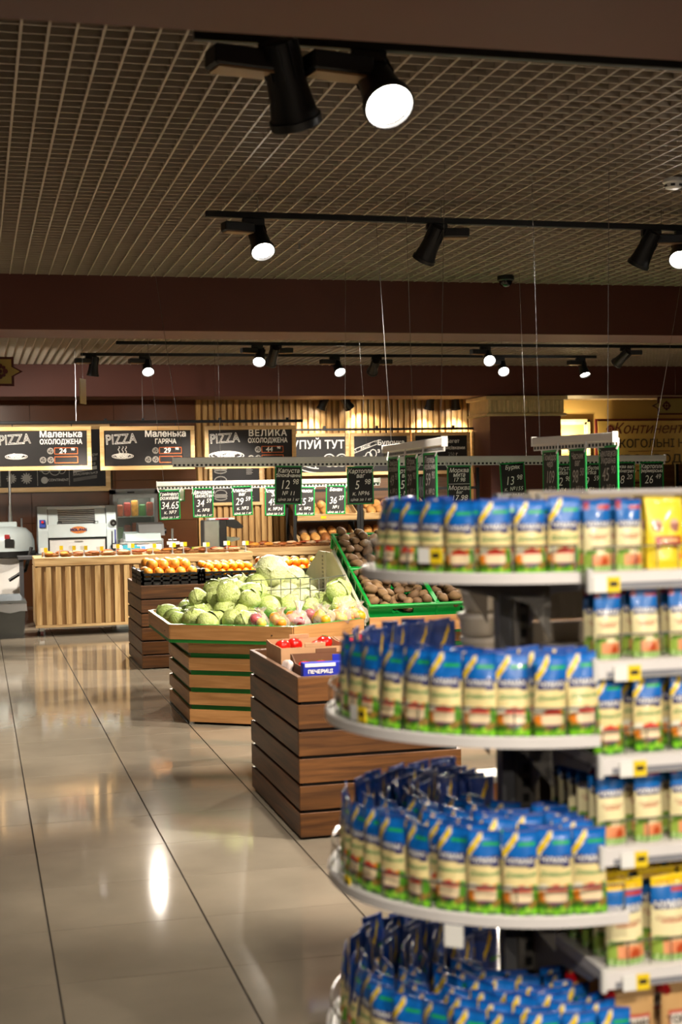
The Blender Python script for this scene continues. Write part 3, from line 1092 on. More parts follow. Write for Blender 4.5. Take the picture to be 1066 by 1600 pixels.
pt_x = [(.752, 16.68), (.927, 16.68), (1.073, 16.7), (1.205, 16.68), (1.39, 16.7), (1.576, 16.68), (1.747, 16.68), (2.0, 16.68), (2.23, 16.68), (2.36, 16.68), (2.63, 16.68), (2.88, 16.7), (3.1, 16.68)]
STICK = glassy('clear_acrylic', (.9, .9, .88), .1, .6)
for i, (x, y) in enumerate(pt_x):
    t = thing('counter_price_tag', 'white and yellow price tag on a stand, %s from the left' % ORD[i], 'price tag', (x, y - .03, .905), RD(random.uniform(-12, 12)), 'price tags on the bakery counter')
    zz = random.uniform(.06, .085)
    MB().cyl((0, 0, .0), (0, 0, zz), .008, n=8).build('stand', STICK, t)
    MB().lathe([(.022, 0), (.022, .008), (.01, .012)], 12).build('foot', STICK, t)
    MB().span(-.04, .0, -.003, .003, zz, zz + .05).build('white_half', WHT, t)
    MB().span(.0, .04, -.0035, .003, zz, zz + .05).build('yellow_half', YELT, t)

# ------------------------------------------------------------------ machines behind the counter
t = thing('work_table', 'dark grey work table behind the left bakery counter', 'table', (.72, 17.6, 0))
MB().span(-.24, 0, 0, .24, .84, .885, ch=.004).build('side_leaf', GREYD, t)
MB().span(-.22, -.17, .03, .08, 0, .84).build('leg', GREYD, t)
MB().span(0, 2.48, 0, 1.3, .84, .885, ch=.004).build('table_top', GREYD, t)
for x in (.05, 1.24, 2.42):
    for y in (.06, 1.22):
        MB().span(x - .025, x + .025, y - .025, y + .025, 0, .84).build('leg', GREYD, t)
MB().span(.05, 2.44, .06, 1.2, .16, .19).build('lower_shelf', STEEL, t)
for k in range(3):
    MB().span(.1 + k * .78, .84 + k * .78, .12, .14, .2, .83).build('panel', WHITEP, t)

t = thing('dough_moulder', 'white dough moulding machine with steel rollers and red switch', 'machine', (.755, 18.2, .885))
Wm = .975
for x in (0, Wm - .12):
    MB().prism([(0, 0), (0, .28), (.12, .585), (.5, .585), (.5, 0)], x, x + .12, 'x').build('side_cheek', MACHW, t)
MB().span(.12, Wm - .12, .14, .5, .55, .585, ch=.005).build('top_bar', MACHW, t)
MB().span(.12, Wm - .12, .0, .03, .19, .36, ch=.006).build('front_panel', MACHW, t)
MB().span(.14, Wm - .14, .05, .08, -.0, .17).build('lower_door', WHITEP, t)
MB().span(.12, Wm - .12, .09, .1, -.0, .2).build('shadow_gap', BLACK, t)
MB().span(.45, .55, .035, .05, .135, .15).build('door_pull', STEEL, t)
for x0, x1 in ((.13, .25), (Wm - .26, Wm - .13)):
    MB().prism([(.03, .36), (.15, .56), (.17, .55), (.05, .35)], x0, x1, 'x').build('guard_plate', MACHW, t)
for k in range(9):
    f_ = k / 8
    MB().cyl((.25, .05 + .12 * f_, .36 + .185 * f_), (Wm - .26, .05 + .12 * f_, .36 + .185 * f_), .0095, n=10).build('roller', STEEL, t, True)
MB().prism([(.08, .36), (.2, .56), (.22, .55), (.1, .35)], .12, Wm - .12, 'x').build('roller_bed', GREYD, t)
for x in (.24, Wm - .28):
    MB().tube([(x, -.01, .36), (x, -.01, .39), (x + .05, -.01, .39), (x + .05, .03, .37)], .005, 6).build('grip', BLACK, t)
MB().box((.055, .01, .37), (.075, .03, .1), mat=Matrix.Rotation(RD(-20), 3, 'X'), ch=.004).build('switch_box', M('switch_blue', '1440a8', .4), t)
MB().cyl((.055, .0, .39), (.055, -.03, .395), .016, n=14).build('stop_button', M('button_red', 'd01818', .35), t, True)
for z in (.33, .03):
    k = MB().cyl((Wm - .04, .02, z + .04), (Wm - .04, -.035, z + .03), .04, n=12).build('knob', BLACK, t)
    MB().cyl((Wm - .04, -.034, z + .031), (Wm - .04, -.04, z + .03), .015, n=10).build('knob_cap', STEEL, k)
MB().span(Wm - .065, Wm - .05, -.004, .003, .06, .26).build('slot', BLACK, t)
MB().span(Wm - .025, Wm - .01, -.004, .003, .06, .28).build('blue_scale', M('scale_blue', '20208a', .4), t)
MB().prism([(-.1 + .1 * (1 + cos(a * .3142)) * 1 - .0, .045 * sin(a * .3142)) for a in range(20)], -.004, 0, 'y').build('logo_plate', M('logo_orange', 'c87838', .5, var=.5, scale=40), t, loc=(.5, 0, .285))
put_text('MOL-PAN', .048, .5, .285, M('logo_navy', '141450', .5), t, -.006, 'lettering', bold=.003)

t = thing('dough_divider', 'white domed dough divider machine with lever at left edge', 'machine', (.36, 18.3, 0))
MB().span(-.34, .17, -.25, .3, .0, .86, ch=.02).build('cabinet', WHITEP, t)
MB().lathe([(.36, .86), (.36, .93)], 28).build('black_collar', BLACK, t, True)
MB().lathe([(.355, .93), (.35, 1.05), (.32, 1.14), (.25, 1.21), (.1, 1.235), (.01, 1.236)], 28).build('dome', MACHW, t, True)
MB().span(-.12, .14, -.06, .1, 1.22, 1.29, ch=.01).build('head_block', MACHW, t)
MB().cyl((.06, 0, 1.28), (.06, 0, 1.5), .03, .02, n=12).build('collar', STEEL, t)
MB().cyl((.06, 0, 1.4), (.065, 0, 2.3), .016, n=10).build('pole', STEEL, t)
MB().tube([(.3, -.36, .98), (.22, -.4, .7), (.02, -.42, .58)], .022, 8).build('lever', BLACK, t)
MB().span(-.02, .09, -.362, -.352, .98, 1.08).build('plate', BLACK, t)
MB().span(-.02, .04, -.364, -.352, 1.09, 1.14).build('red_mark', M('mark_red', 'a01c20', .5), t)
MB().span(.02, .08, -.26, -.25, .22, .3).build('socket', BLACK, t)
for x in (-.1, .2):
    MB().cyl((x, .05, 1.2), (x, .05, 1.33), .012, n=8).build('pin', STEEL, t)

t = thing('display_fridge', 'grey glass-door fridge with coloured food packs on the brown wall', 'fridge', (1.89, 20.3, 0))
Wf = .63
GREYL = M('fridge_grey', 'a8acac', .35, var=.04)
MB().span(0, .04, 0, .55, 0, 1.66).span(Wf - .04, Wf, 0, .55, 0, 1.66).span(0, Wf, 0, .55, 1.6, 1.67).span(0, Wf, 0, .55, 0, .3).build('body', GREYL, t)
MB().span(.04, Wf - .04, .5, .55, .3, 1.6).build('back_liner', M('liner_dark', '3a3630', .5), t)
for z in (.6, .96, 1.28):
    MB().span(.04, Wf - .04, .02, .5, z - .01, z).build('shelf', WIRE, t)
d = MB().span(.01, .055, -.03, 0, .1, 1.6).span(Wf - .055, Wf - .01, -.03, 0, .1, 1.6).span(.055, Wf - .055, -.03, 0, 1.54, 1.6).span(.055, Wf - .055, -.03, 0, .1, .2).build('door', M('door_grey', 'b4b8b8', .35), t)
MB().span(.055, Wf - .055, -.018, -.012, .2, 1.54).build('glass', glassy('fridge_glass', (.95, 1, .98), .03, .9), d)
MB().span(.2, .3, -.032, -.02, 1.615, 1.635).build('brand_strip', GREYD, t)
ld = bpy.data.lights.new('fridge_light', 'AREA')
ld.energy = 3
ld.size = .4
ld.color = (1, .95, .85)
lo = bpy.data.objects.new('fridge_light', ld)
COL.objects.link(lo)
lo.parent = t
lo.location = (Wf / 2, .2, 1.58)
fc = [('c02818', 'red'), ('d89020', 'yellow'), ('3a7a28', 'green'), ('a83418', 'rust red'), ('cc5a28', 'orange')]
k = 0
for row, z in enumerate((.6, .96, 1.28)):
    for i in range(5):
        h = .17 + .06 * ((i * 7 + row * 3) % 3) / 2
        c, nm = fc[(i + row * 2) % 5]
        o = MB().box((0, 0, h / 2), (.095, .07, h), ch=.015).build('food_pack', M('pack_' + c, c, .4, var=.4, scale=20), None, loc=(1.99 + i * .108, 20.42, z))
        tag(o, '%s food pack %s on the %s fridge shelf' % (nm, ('far left', 'second', 'in the middle', 'fourth', 'far right')[i], ('lowest', 'middle', 'top')[row]), 'food pack', 'packs in the glass-door fridge')

t = thing('scale', 'white price computing scale with blue display on the counter', 'scale', (1.66, 17.02, .905))
MB().prism([(0, 0), (0, .03), (.09, .095), (.2, .1), (.2, 0)], 0, .36, 'x').build('body', WHITEP, t)
MB().prism([(-.004, .034), (.0, .03), (.088, .0965), (.082, .1005)], .03, .24, 'x').build('display', M('screen_teal', '2a6a78', .2), t)
MB().prism([(-.005, .034), (.0, .03), (.088, .0965), (.082, .1005)], .25, .30, 'x').build('keypad', M('keypad_blue', '3060a8', .4), t)
MB().span(.02, .5, .08, .3, .11, .125, ch=.004).build('pan', STEEL, t)
MB().span(.2, .5, .06, .3, 0, .1, ch=.01).build('base', WHITEP, t)

t = thing('bread_slicer', 'bread slicing machine with clear sloped cover beside the scale', 'machine', (1.78, 17.75, .885))
MB().span(0, .5, .1, .5, 0, .16, ch=.01).build('body', GREYL, t)
MB().prism([(-.02, .14), (.08, .23), (.3, .25), (.42, .16)], .02, .46, 'x').build('cover', glassy('cover_glass', (.75, .9, .9), .08, .45), t)
MB().prism([(.1, .2), (.2, .34), (.42, .36), (.5, .2)], .2, .52, 'x').build('hopper', STEEL, t)
MB().cyl((.52, .3, .25), (.56, .3, .25), .035, n=12).build('knob', BLACK, t)

t = thing('tap', 'small chrome tap with white price strip behind the counter', 'tap', (2.4, 17.9, .885))
MB().cyl((0, 0, 0), (0, 0, .28), .014, n=10).build('spout', STEEL, t)
MB().cyl((-.05, 0, .14), (.05, 0, .14), .01, n=8).build('handle', STEEL, t)
MB().span(-.08, .08, -.06, -.055, .08, .12).build('tile', WHT, t)
o = MB().prism([(0, 0), (.16, 0), (.14, .05), (.02, .04)], 0, .1, 'y').build('cloth', M('cloth_lime', 'a8c020', .7), None, loc=(2.62, 17.75, .885))
tag(o, 'lime green folded cloth lying behind the bakery counter', 'cloth')

t = thing('dispenser', 'tall black drinks dispenser with curved spout behind the counter', 'machine', (2.78, 17.75, .885))
MB().span(0, .2, 0, .3, 0, .375, ch=.01).build('column', STEEL, t)
MB().span(.2, .29, .0, .3, 0, .375, ch=.005).build('side_cover', BLACK, t)
MB().prism([(.28, .375), (.42, .375), (.51, .29), (.49, .265), (.4, .265), (.28, .31)], .02, .28, 'y').build('spout_head', BLACK, t)
MB().prism([(.28, .17), (.38, .15), (.46, .15), (.46, .12), (.36, .1), (.28, .08)], .04, .26, 'y').build('tray', STEEL, t)
MB().span(.07, .4, .03, .27, .378, .40, ch=.005).build('lid', WHITEP, t)
MB().span(.15, .32, .025, .03, .382, .396).build('red_strip', M('strip_red', 'c02830', .5), t)
put_sc = MB().span(.17, .2, -.004, 0, .28, .31).build('button', STEEL, t)

t = thing('waste_bin', 'dark grey plastic waste bin with clear liner at left edge', 'waste bin', (.37, 16.75, 0))
BIN = M('bin_grey', '4c4d4a', .45, var=.05)


def frus(x0, x1, y0, y1, z0, X0, X1, Y0, Y1, z1):
    return ([(x0, y0, z0), (x1, y0, z0), (x1, y1, z0), (x0, y1, z0), (X0, Y0, z1), (X1, Y0, z1), (X1, Y1, z1), (X0, Y1, z1)],
            [(3, 2, 1, 0), (4, 5, 6, 7), (0, 1, 5, 4), (1, 2, 6, 5), (2, 3, 7, 6), (3, 0, 4, 7)])


mb = MB().add(*frus(-.15, .13, -.14, .14, 0, -.19, .165, -.18, .18, .40))
mb.build('bucket', BIN, t)
mb = MB()
for k in range(24):
    a0, a1 = k * pi / 12, (k + 1) * pi / 12

    def ring(a, z, s):
        c, s2 = cos(a), sin(a)
        m_ = max(abs(c), abs(s2))
        return (-.0125 + .18 * s * c / m_, .183 * s * s2 / m_, z + .012 * sin(a * 5))
    mb.add([ring(a0, .405, 1.01), ring(a1, .405, 1.01), ring(a1, .30, 1.05), ring(a0, .30, 1.05)], [(0, 1, 2, 3)])
mb.build('liner', glassy('thin_film', (1, 1, 1), .12, .72), t)
MB().add(*frus(-.2, .175, -.19, .19, .40, -.19, .165, -.18, .18, .43)).build('rim', BIN, t)
MB().add(*frus(-.18, .155, -.17, .17, .43, -.12, .1, -.08, .1, .49)).build('lid', M('bin_lid', '5a6268', .4), t)

# ------------------------------------------------------------------ bread racks
BREADM = [M('loaf_brown', '8a5426', .6, var=.3, scale=14, bump=.3), M('loaf_gold', 'c08a48', .6, var=.3, scale=14, bump=.3), M('loaf_dark', '5a4434', .7, var=.3, scale=14, bump=.3)]
loafm = [MB().ball((0, 0, 0), (.065, .13, .055), 14, 10, blob(0, 0, 20 + s, amp=.06)).mesh('bread_loaf', BREADM[s], 'all') for s in range(3)]


def bread_rack(label, x0, x1, y0, nm, rows, light=1.0):
    t = thing('bread_rack', label, 'rack', (x0, y0, 0), 0, 'black framed bread racks')
    W = x1 - x0
    for x in (0, W):
        for y in (0, .5):
            MB().span(x - .022, x + .022, y - .02, y + .02, 0, 1.9).build('upright', BLACKM, t)
    for z in (.35, .75, 1.17, 1.6):
        MB().span(0, W, -.01, .02, z - .02, z + .02).build('crossbar', BLACKM, t)
    MB().span(0, W, .5, .52, 0, 1.9).build('back_panel', wood('rack_back', '4a3018', '6a4828', (1, 10, 10)), t)
    for z, typ in rows:
        s = MB()
        tl = RD(22)
        tr = link('tilted_tray', None, t, (0, -.02, z), (tl, 0, 0))
        MB().span(.03, W - .03, 0, .5, 0, .015).build('tray_board', W_LIGHT, tr)
        MB().span(.03, W - .03, -.012, .003, -.01, .09, ch=.003).build('tray_lip', W_LIGHT, tr)
        for x in (.03, W - .045):
            MB().span(x, x + .015, 0, .5, 0, .11).build('tray_side', W_LIGHT, tr)
        MB().span(W * .4, W * .4 + .08, -.015, -.012, .02, .06).build('price_label', YELT, tr)
        n = int((W - .14) / .14)
        for j in range(2 if z < 1.3 else 2):
            for i in range(n):
                yy, zz = .15 + .22 * j, .07
                o = link('bread_loaf', loafm[(typ + (j if typ != 1 else 0) + (1 if i < 2 and typ == 0 else 0)) % 3], None,
                         (x0 + .1 + (i + .5) * (W - .2) / n, y0 - .02 + yy * cos(tl) - zz * sin(tl), z + yy * sin(tl) + zz * cos(tl)), (tl, 0, random.uniform(-.1, .1)))
                tag(o, 'bread loaf in the %s tray of the %s' % ('lower' if z < 1 else ('middle' if z < 1.3 else 'upper'), nm), 'bread', 'loaves in the %s' % nm)


bread_rack('black bread rack with tilted wooden trays left of the potatoes', 4.45, 5.4, 20.0, 'left bread rack', ((.80, 0), (1.18, 1)))
bread_rack('second black bread rack seen behind the pouches', 5.45, 6.5, 20.0, 'second bread rack', ((.80, 1), (1.18, 1)))
bread_rack('third black bread rack beside the brown column', 6.55, 7.25, 20.0, 'third bread rack', ((.80, 0), (1.18, 0)))
bread_rack('bread rack under the gold sign at far right', 10.3, 11.4, 19.6, 'far right bread rack', ((.80, 1), (1.2, 1)))
bread_rack('last bread rack at the right edge under gold sign', 11.5, 12.6, 19.6, 'last bread rack', ((.80, 1), (1.2, 1)))

# ================================================================== slatted display crates
def slatted_crate(label, x0, x1, y0, y1, ztop, rows):
    """square display stand clad in horizontal planks with recessed dark gaps"""
    t = thing('display_crate', label, 'display stand', (x0, y0, 0))
    W, D = x1 - x0, y1 - y0
    MB().span(.018, W - .018, .018, D - .018, .02, ztop - .06).build('core', M('core_black', '16120f', .8), t)
    p = ztop / rows
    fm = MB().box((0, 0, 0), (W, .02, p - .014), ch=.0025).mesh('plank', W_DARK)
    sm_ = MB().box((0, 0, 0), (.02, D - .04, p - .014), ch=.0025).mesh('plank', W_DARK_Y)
    for k in range(rows):
        z = p * (k + .5) + .004
        link('plank', fm, t, (W / 2, .01, z))
        link('plank', fm, t, (W / 2, D - .01, z))
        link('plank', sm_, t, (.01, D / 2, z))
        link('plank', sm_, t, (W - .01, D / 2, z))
    mb = MB().span(.02, W - .02, .0, .022, ztop - .005, ztop + .002).span(.02, W - .02, D - .022, D, ztop - .005, ztop + .002)
    mb.span(0, .022, 0, D, ztop - .005, ztop + .002).span(W - .022, W, 0, D, ztop - .005, ztop + .002)
    mb.build('edge_trim', M('edge_brown', '7a5a44', .5), t)
    MB().span(.02, W - .02, .02, D - .02, ztop - .06, ztop - .042).build('inner_deck', M('deck_brown', '5a4030', .7), t)
    for x in (.1, W - .1):
        for y in (.1, D - .1):
            MB().cyl((x, y, 0), (x, y, .03), .02, n=10).build('foot', BLACK, t)
    return t


slatted_crate('dark brown plank display crate holding cardboard tomato boxes', 1.462, 2.275, 6.57, 7.79, .775, 6)
slatted_crate('dark brown plank display crate topped with oranges', 1.47, 3.75, 13.22, 14.42, .775, 6)

# ------------------------------------------------------------------ tomato boxes in the near crate
TOM = M('tomato_red', 'c41a10', .18, var=.15, scale=6)
CARDD = M('cardboard_print', 'a87e58', .75, var=.1)


def carton(label, x0, x1, y0, y1, z, h, mat, hlow=None):
    t = thing('cardboard_box', label, 'box', (x0, y0, z))
    W, D = x1 - x0, y1 - y0
    hl = hlow or h
    MB().span(0, W, 0, D, 0, .005).build('base', mat, t)
    MB().span(0, W, 0, .005, 0, hl).build('front_wall', mat, t)
    MB().span(0, W, D - .005, D, 0, h).build('back_wall', mat, t)
    for x in (0, W - .005):
        MB().prism([(.005, 0), (D - .005, 0), (D - .005, h), (D - .03, h), (D * .7, hl), (.03, hl), (.005, hl)], x, x + .005, 'x').build('side_wall', mat, t)
    for y in (0.0, D - .005):
        MB().span(W / 2 - .055, W / 2 + .055, y - .001, y + .006, (hl if y == 0 else h) - .002, (hl if y == 0 else h) + .022, ch=.002).build('tab', mat, t)
    return t


zd = .735
cart1 = carton('cardboard tomato box at the back left of the crate', 1.50, 1.86, 7.12, 7.50, zd, .125, CARD, .118)
carton('cardboard tomato box at the back right of the crate', 1.87, 2.24, 7.12, 7.50, zd, .125, CARD, .118)
cart2 = carton('dark brown low cardboard tray in the front of the crate', 1.535, 1.91, 6.70, 7.06, zd, .095, M('brown_card', '6a452c', .7), .06)
carton('low cardboard tray at the front right of the crate', 1.92, 2.24, 6.70, 7.06, zd, .095, CARD, .06)
for nm_, c_ in (('red_print', 'a03020'),):
    pass
tomm = MB().ball((0, 0, 0), (.043, .043, .037), 16, 10, lambda d: 1 - .12 * max(0, d.z) ** 6 + .02 * cos(5 * math.atan2(d.y, d.x)) * max(0, d.z)).mesh('tomato', TOM, 'all')
calm = MB()
for k in range(5):
    a = k * 1.2566
    calm.prism([(0, -.004), (.024, 0), (0, .004)], 0, .002)
    calm.v[-6:] = [tuple(Matrix.Rotation(a, 3, 'Z') @ Vector(v)) for v in calm.v[-6:]]
calm = calm.mesh('calyx', M('calyx_green', '3a6a1c', .6))
for (bx, n, z0, where) in ((1.50, 4, .045, 'left'), (1.87, 4, .04, 'right')):
    for i in range(n):
        for j in range(4):
            up = (i, j) in ((1, 3), (0, 2), (3, 3), (2, 1))
            o = link('tomato', tomm, None, (bx + .055 + i * .083, 7.165 + j * .086, zd + (.095 if up else .045) + random.uniform(0, .012)), (random.uniform(-.4, .4), random.uniform(-.4, .4), random.uniform(0, 6)))
            tag(o, 'shiny red tomato in the back %s cardboard box' % where, 'tomato', 'tomatoes in the back %s box' % where)
            link('calyx', calm, o, (0, 0, .033))
for i in range(4):
    o = link('tomato', tomm, None, (1.59 + i * .085, 6.98, zd + .04), (0, 0, i))
    o.scale = (.8, .8, .8)
    tag(o, 'small tomato in the dark low cardboard tray', 'tomato', 'tomatoes in the dark tray')
    link('calyx', calm, o, (0, 0, .033))
t = thing('blue_carton', 'blue printed carton lying at the front of the crate', 'box', (1.497, 6.605, .752))
BLUEC = M('carton_blue', '1428a8', .5, var=.06)
MB().span(0, .5, 0, .055, 0, .085, ch=.003).build('box', BLUEC, t)
MB().span(.16, .5, .056, .062, 0, .115).build('back_flap', BLUEC, t)
MB().span(.01, .16, -.002, .0, .066, .082).build('white_band', WHT, t)
put_text('ПЕЧЕРИЦІ', .024, .085, .042, WHT, t, -.002, 'lettering', bold=.001)
o = MB().ball((0, 0, 0), (.028, .05, .03), 12, 8, blob(0, 0, 5, amp=.3)).build('plastic_bag', M('milky_film', 'dcc8c0', .35, var=.1), None, 'all', loc=(1.508, 7.0, .775))
tag(o, 'crumpled milky plastic bag in the corner of the crate', 'bag')

# ------------------------------------------------------------------ oranges in black plastic crates
def fruit_crate(label, x, y, z, W=.56, D=.37, H=.12, rz=0.0):
    t = thing('fruit_crate', label, 'crate', (x, y, z), rz, 'black plastic fruit crates')
    MB().span(0, W, 0, D, 0, .008).build('base', BLACK, t)
    for (a, b, c, d) in ((0, W, 0, .014), (0, W, D - .014, D)):
        mb = MB()
        for k in range(3):
            mb.span(a, b, c, d, .01 + k * .04, .032 + k * .04)
        n = 7
        for i in range(n):
            xx = a + .02 + (W - .04) * i / (n - 1)
            mb.span(xx - .01, xx + .01, c, d, 0, H - .02)
        mb.build('long_side', BLACK, t)
    for x0 in (0, W - .014):
        mb = MB()
        for k in range(3):
            mb.span(x0, x0 + .014, 0, D, .01 + k * .04, .032 + k * .04)
        mb.span(x0 - .004, x0 + .018, 0, D, H - .01, H + .012)
        for i in range(5):
            yy = .02 + (D - .04) * i / 4
            mb.span(x0, x0 + .014, yy - .01, yy + .01, 0, H)
        mb.build('short_side', BLACK, t)
    for xx in (0, W - .03):
        for yy in (0, D - .03):
            MB().span(xx, xx + .03, yy, yy + .03, 0, H + .02).build('corner_post', BLACK, t)


ORM = [M('orange_skin', 'e8820e', .4, var=.08, scale=40, bump=.15), M('mandarin_skin', 'f09a10', .4, var=.1, scale=40, bump=.15), M('grapefruit_skin', 'eda038', .4, var=.1, scale=40, bump=.12), M('lemon_skin', 'f2c81c', .4, var=.08, scale=40, bump=.15)]
orm = [MB().ball((0, 0, 0), (1, 1, .92), 14, 10, lambda d: 1 - .06 * max(0, d.z) ** 10 - .04 * max(0, -d.z) ** 10).mesh('orange', m_, 'all') for m_ in ORM]
stem = MB().lathe([(.10, .90), (.08, .93), (.02, .935)], 8).mesh('stem_button', M('stem_green', '5a6a20', .7))
fi = 0
cr = [(1.475, 13.25, 'grapefruit crate at the left corner', 2, .052, 'pale grapefruit', 'grapefruit'), (2.05, 13.25, 'mandarin crate second from left', 1, .036, 'small mandarin', 'mandarin'),
      (2.62, 13.25, 'orange crate third from left', 0, .042, 'bright orange', 'orange'), (3.18, 13.25, 'orange crate fourth from left', 0, .045, 'round orange', 'orange'),
      (1.475, 13.66, 'rear grapefruit crate', 2, .050, 'pale grapefruit', 'grapefruit'), (2.05, 13.66, 'rear mandarin crate', 1, .036, 'small mandarin', 'mandarin'),
      (2.62, 13.66, 'rear orange crate', 0, .043, 'bright orange', 'orange'), (3.18, 13.66, 'rear lemon crate', 3, .04, 'yellow lemon', 'lemon')]
for (x, y, w, mi, r, nm, kind) in cr:
    rear = 'rear' in w
    fruit_crate('black plastic %s on the plank stand' % w, x, y, .777)
    W_, D_ = .56, .37
    nx, ny = int((W_ - .04) / (2 * r)), int((D_ - .04) / (2 * r))
    for ly in range(2):
        for i in range(nx - ly):
            for j in range(ny - ly):
                if ly == 0 and 0 < i < nx - 1 and 0 < j < ny - 1:
                    continue
                if rear and (ly == 0):
                    continue
                bx = x + .02 + (W_ - .04) * (i + .5 + .5 * ly) / nx
                by = y + .02 + (D_ - .04) * (j + .5 + .5 * ly) / ny
                z = .785 + .05 + r + ly * r * 1.35 + random.uniform(0, .008)
                o = link(kind, orm[mi], None, (bx, by, z), (random.uniform(-1, 1), random.uniform(-1, 1), random.uniform(0, 6)))
                s = r * random.uniform(.93, 1.06)
                o.scale = (s, s, s)
                tag(o, '%s in the black plastic %s' % (nm, w), kind, 'fruit in the ' + w)
                if ly:
                    link('stem_button', stem, o)

# ================================================================== hexagonal cabbage stand
T = [(1.30, 11.20), (1.30, 9.99), (2.08, 9.45), (2.685, 9.83), (2.685, 11.9), (2.0, 12.1)]
B = [(1.445, 11.13), (1.445, 10.05), (2.08, 9.62), (2.63, 9.98), (2.63, 11.8), (2.0, 11.95)]
cs = thing('cabbage_stand', 'hexagonal plank and green stand heaped with cabbages', 'display stand', (0, 0, 0))
ZR0, ZR1 = .615, .725


def inset(poly, d):
    cx_ = sum(p[0] for p in poly) / len(poly)
    cy_ = sum(p[1] for p in poly) / len(poly)
    out = []
    for x, y in poly:
        v = Vector((cx_ - x, cy_ - y))
        L = v.length
        out.append((x + v.x / L * d, y + v.y / L * d))
    return out


MB().prism(inset(B, .03), .02, .62).build('core', GREEND, cs)
rows = 5
pz = .615 / rows
for i in range(6):
    (ax, ay), (bx, by) = B[i], B[(i + 1) % 6]
    L = math.hypot(bx - ax, by - ay)
    ang = math.atan2(by - ay, bx - ax)
    me = MB().box((0, .01, 0), (L, .02, pz - .034), ch=.002).mesh('plank', W_MID)
    for k in range(rows):
        link('plank', me, cs, ((ax + bx) / 2, (ay + by) / 2, pz * (k + .5)), ang)
for i in range(6):
    (ax, ay), (bx, by) = T[i], T[(i + 1) % 6]
    L = math.hypot(bx - ax, by - ay)
    ang = math.atan2(by - ay, bx - ax)
    rt = link('rim_board', MB().box((0, .009, (ZR0 + ZR1) / 2), (L - .012, .018, ZR1 - ZR0 - .006), ch=.002).mesh('rim_board', W_MID), cs, ((ax + bx) / 2, (ay + by) / 2, 0), ang)
    MB().box((0, -.0015, .65), (.008, .003, .008)).build('screw', BLACK, rt, loc=(L * .33, 0, .01))
Ti = inset(T, .03)
MB().prism(inset(T, .005), ZR0 - .02, ZR0 + .01).build('tray_base', GREEND, cs)
mb = MB()
for i in range(6):
    (ax, ay), (bx, by) = T[i], T[(i + 1) % 6]
    (cx_, cy_), (dx_, dy_) = Ti[(i + 1) % 6], Ti[i]
    mb.add([(ax, ay, ZR1 - .002), (bx, by, ZR1 - .002), (cx_, cy_, ZR1), (dx_, dy_, ZR1)], [(0, 1, 2, 3)])
mb.build('rim_edge', GREENP, cs)
# sloping bed rising to the ridge
apex = (2.40, 10.80, .80)
mb = MB()
Tb = inset(T, .02)
for i in range(6):
    mb.add([(*Tb[i], ZR0 + .02), (*Tb[(i + 1) % 6], ZR0 + .02), apex], [(0, 1, 2)])
mb.build('sloping_bed', GREENP, cs)
for k, (x, y) in enumerate(B):
    MB().cyl((x * .97 + 2.05 * .03, y * .97 + 10.7 * .03, 0), (x * .97 + 2.05 * .03, y * .97 + 10.7 * .03, .03), .02, n=8).build('foot', STEEL, cs)


def bed_z(x, y):
    """height of the bed under a point"""
    best = 0
    for i in range(6):
        a, b = Tb[i], Tb[(i + 1) % 6]
        d = (b[0] - a[0]) * (apex[1] - a[1]) - (b[1] - a[1]) * (apex[0] - a[0])
        if abs(d) < 1e-9:
            continue
        # barycentric in triangle a b apex
        det = (b[1] - apex[1]) * (a[0] - apex[0]) + (apex[0] - b[0]) * (a[1] - apex[1])
        l1 = ((b[1] - apex[1]) * (x - apex[0]) + (apex[0] - b[0]) * (y - apex[1])) / det
        l2 = ((apex[1] - a[1]) * (x - apex[0]) + (a[0] - apex[0]) * (y - apex[1])) / det
        l3 = 1 - l1 - l2
        if min(l1, l2, l3) >= -1e-6:
            return (l1 + l2) * (ZR0 + .02) + l3 * apex[2]
    return None


def cabbage_mat(name, c1, c2):
    m, nt, b = newmat(name)
    b.inputs['Roughness'].default_value = .4
    tc = node(nt, 'ShaderNodeTexCoord')
    nz = node(nt, 'ShaderNodeTexNoise')
    nz.inputs['Scale'].default_value = 2.5
    nz.inputs['Detail'].default_value = 5
    nt.links.new(tc.outputs['Object'], nz.inputs['Vector'])
    vo = node(nt, 'ShaderNodeTexVoronoi', feature='DISTANCE_TO_EDGE')
    vo.inputs['Scale'].default_value = 3.2
    mx = node(nt, 'ShaderNodeVectorMath', operation='ADD')
    nt.links.new(tc.outputs['Object'], mx.inputs[0])
    nt.links.new(nz.outputs['Color'], mx.inputs[1])
    nt.links.new(mx.outputs[0], vo.inputs['Vector'])
    rp = node(nt, 'ShaderNodeValToRGB')
    rp.color_ramp.elements[0].position = 0.0
    rp.color_ramp.elements[1].position = 0.09
    rp.color_ramp.elements[0].color = (*rgb(c2), 1)
    rp.color_ramp.elements[1].color = (*rgb(c1), 1)
    nt.links.new(vo.outputs['Distance'], rp.inputs[0])
    m2 = node(nt, 'ShaderNodeMix', data_type='RGBA')
    m2.inputs[0].default_value = .3
    r2 = node(nt, 'ShaderNodeValToRGB')
    r2.color_ramp.elements[0].color = (*rgb('6f8f2c'), 1)
    r2.color_ramp.elements[1].color = (*rgb('dfe3a8'), 1)
    nt.links.new(nz.outputs['Fac'], r2.inputs[0])
    nt.links.new(rp.outputs[0], m2.inputs[6])
    nt.links.new(r2.outputs[0], m2.inputs[7])
    nt.links.new(m2.outputs[2], b.inputs['Base Color'])
    bp = node(nt, 'ShaderNodeBump')
    bp.inputs['Strength'].default_value = .5
    bp.inputs['Distance'].default_value = .02
    nt.links.new(vo.outputs['Distance'], bp.inputs['Height'])
    nt.links.new(bp.outputs[0], b.inputs['Normal'])
    return m


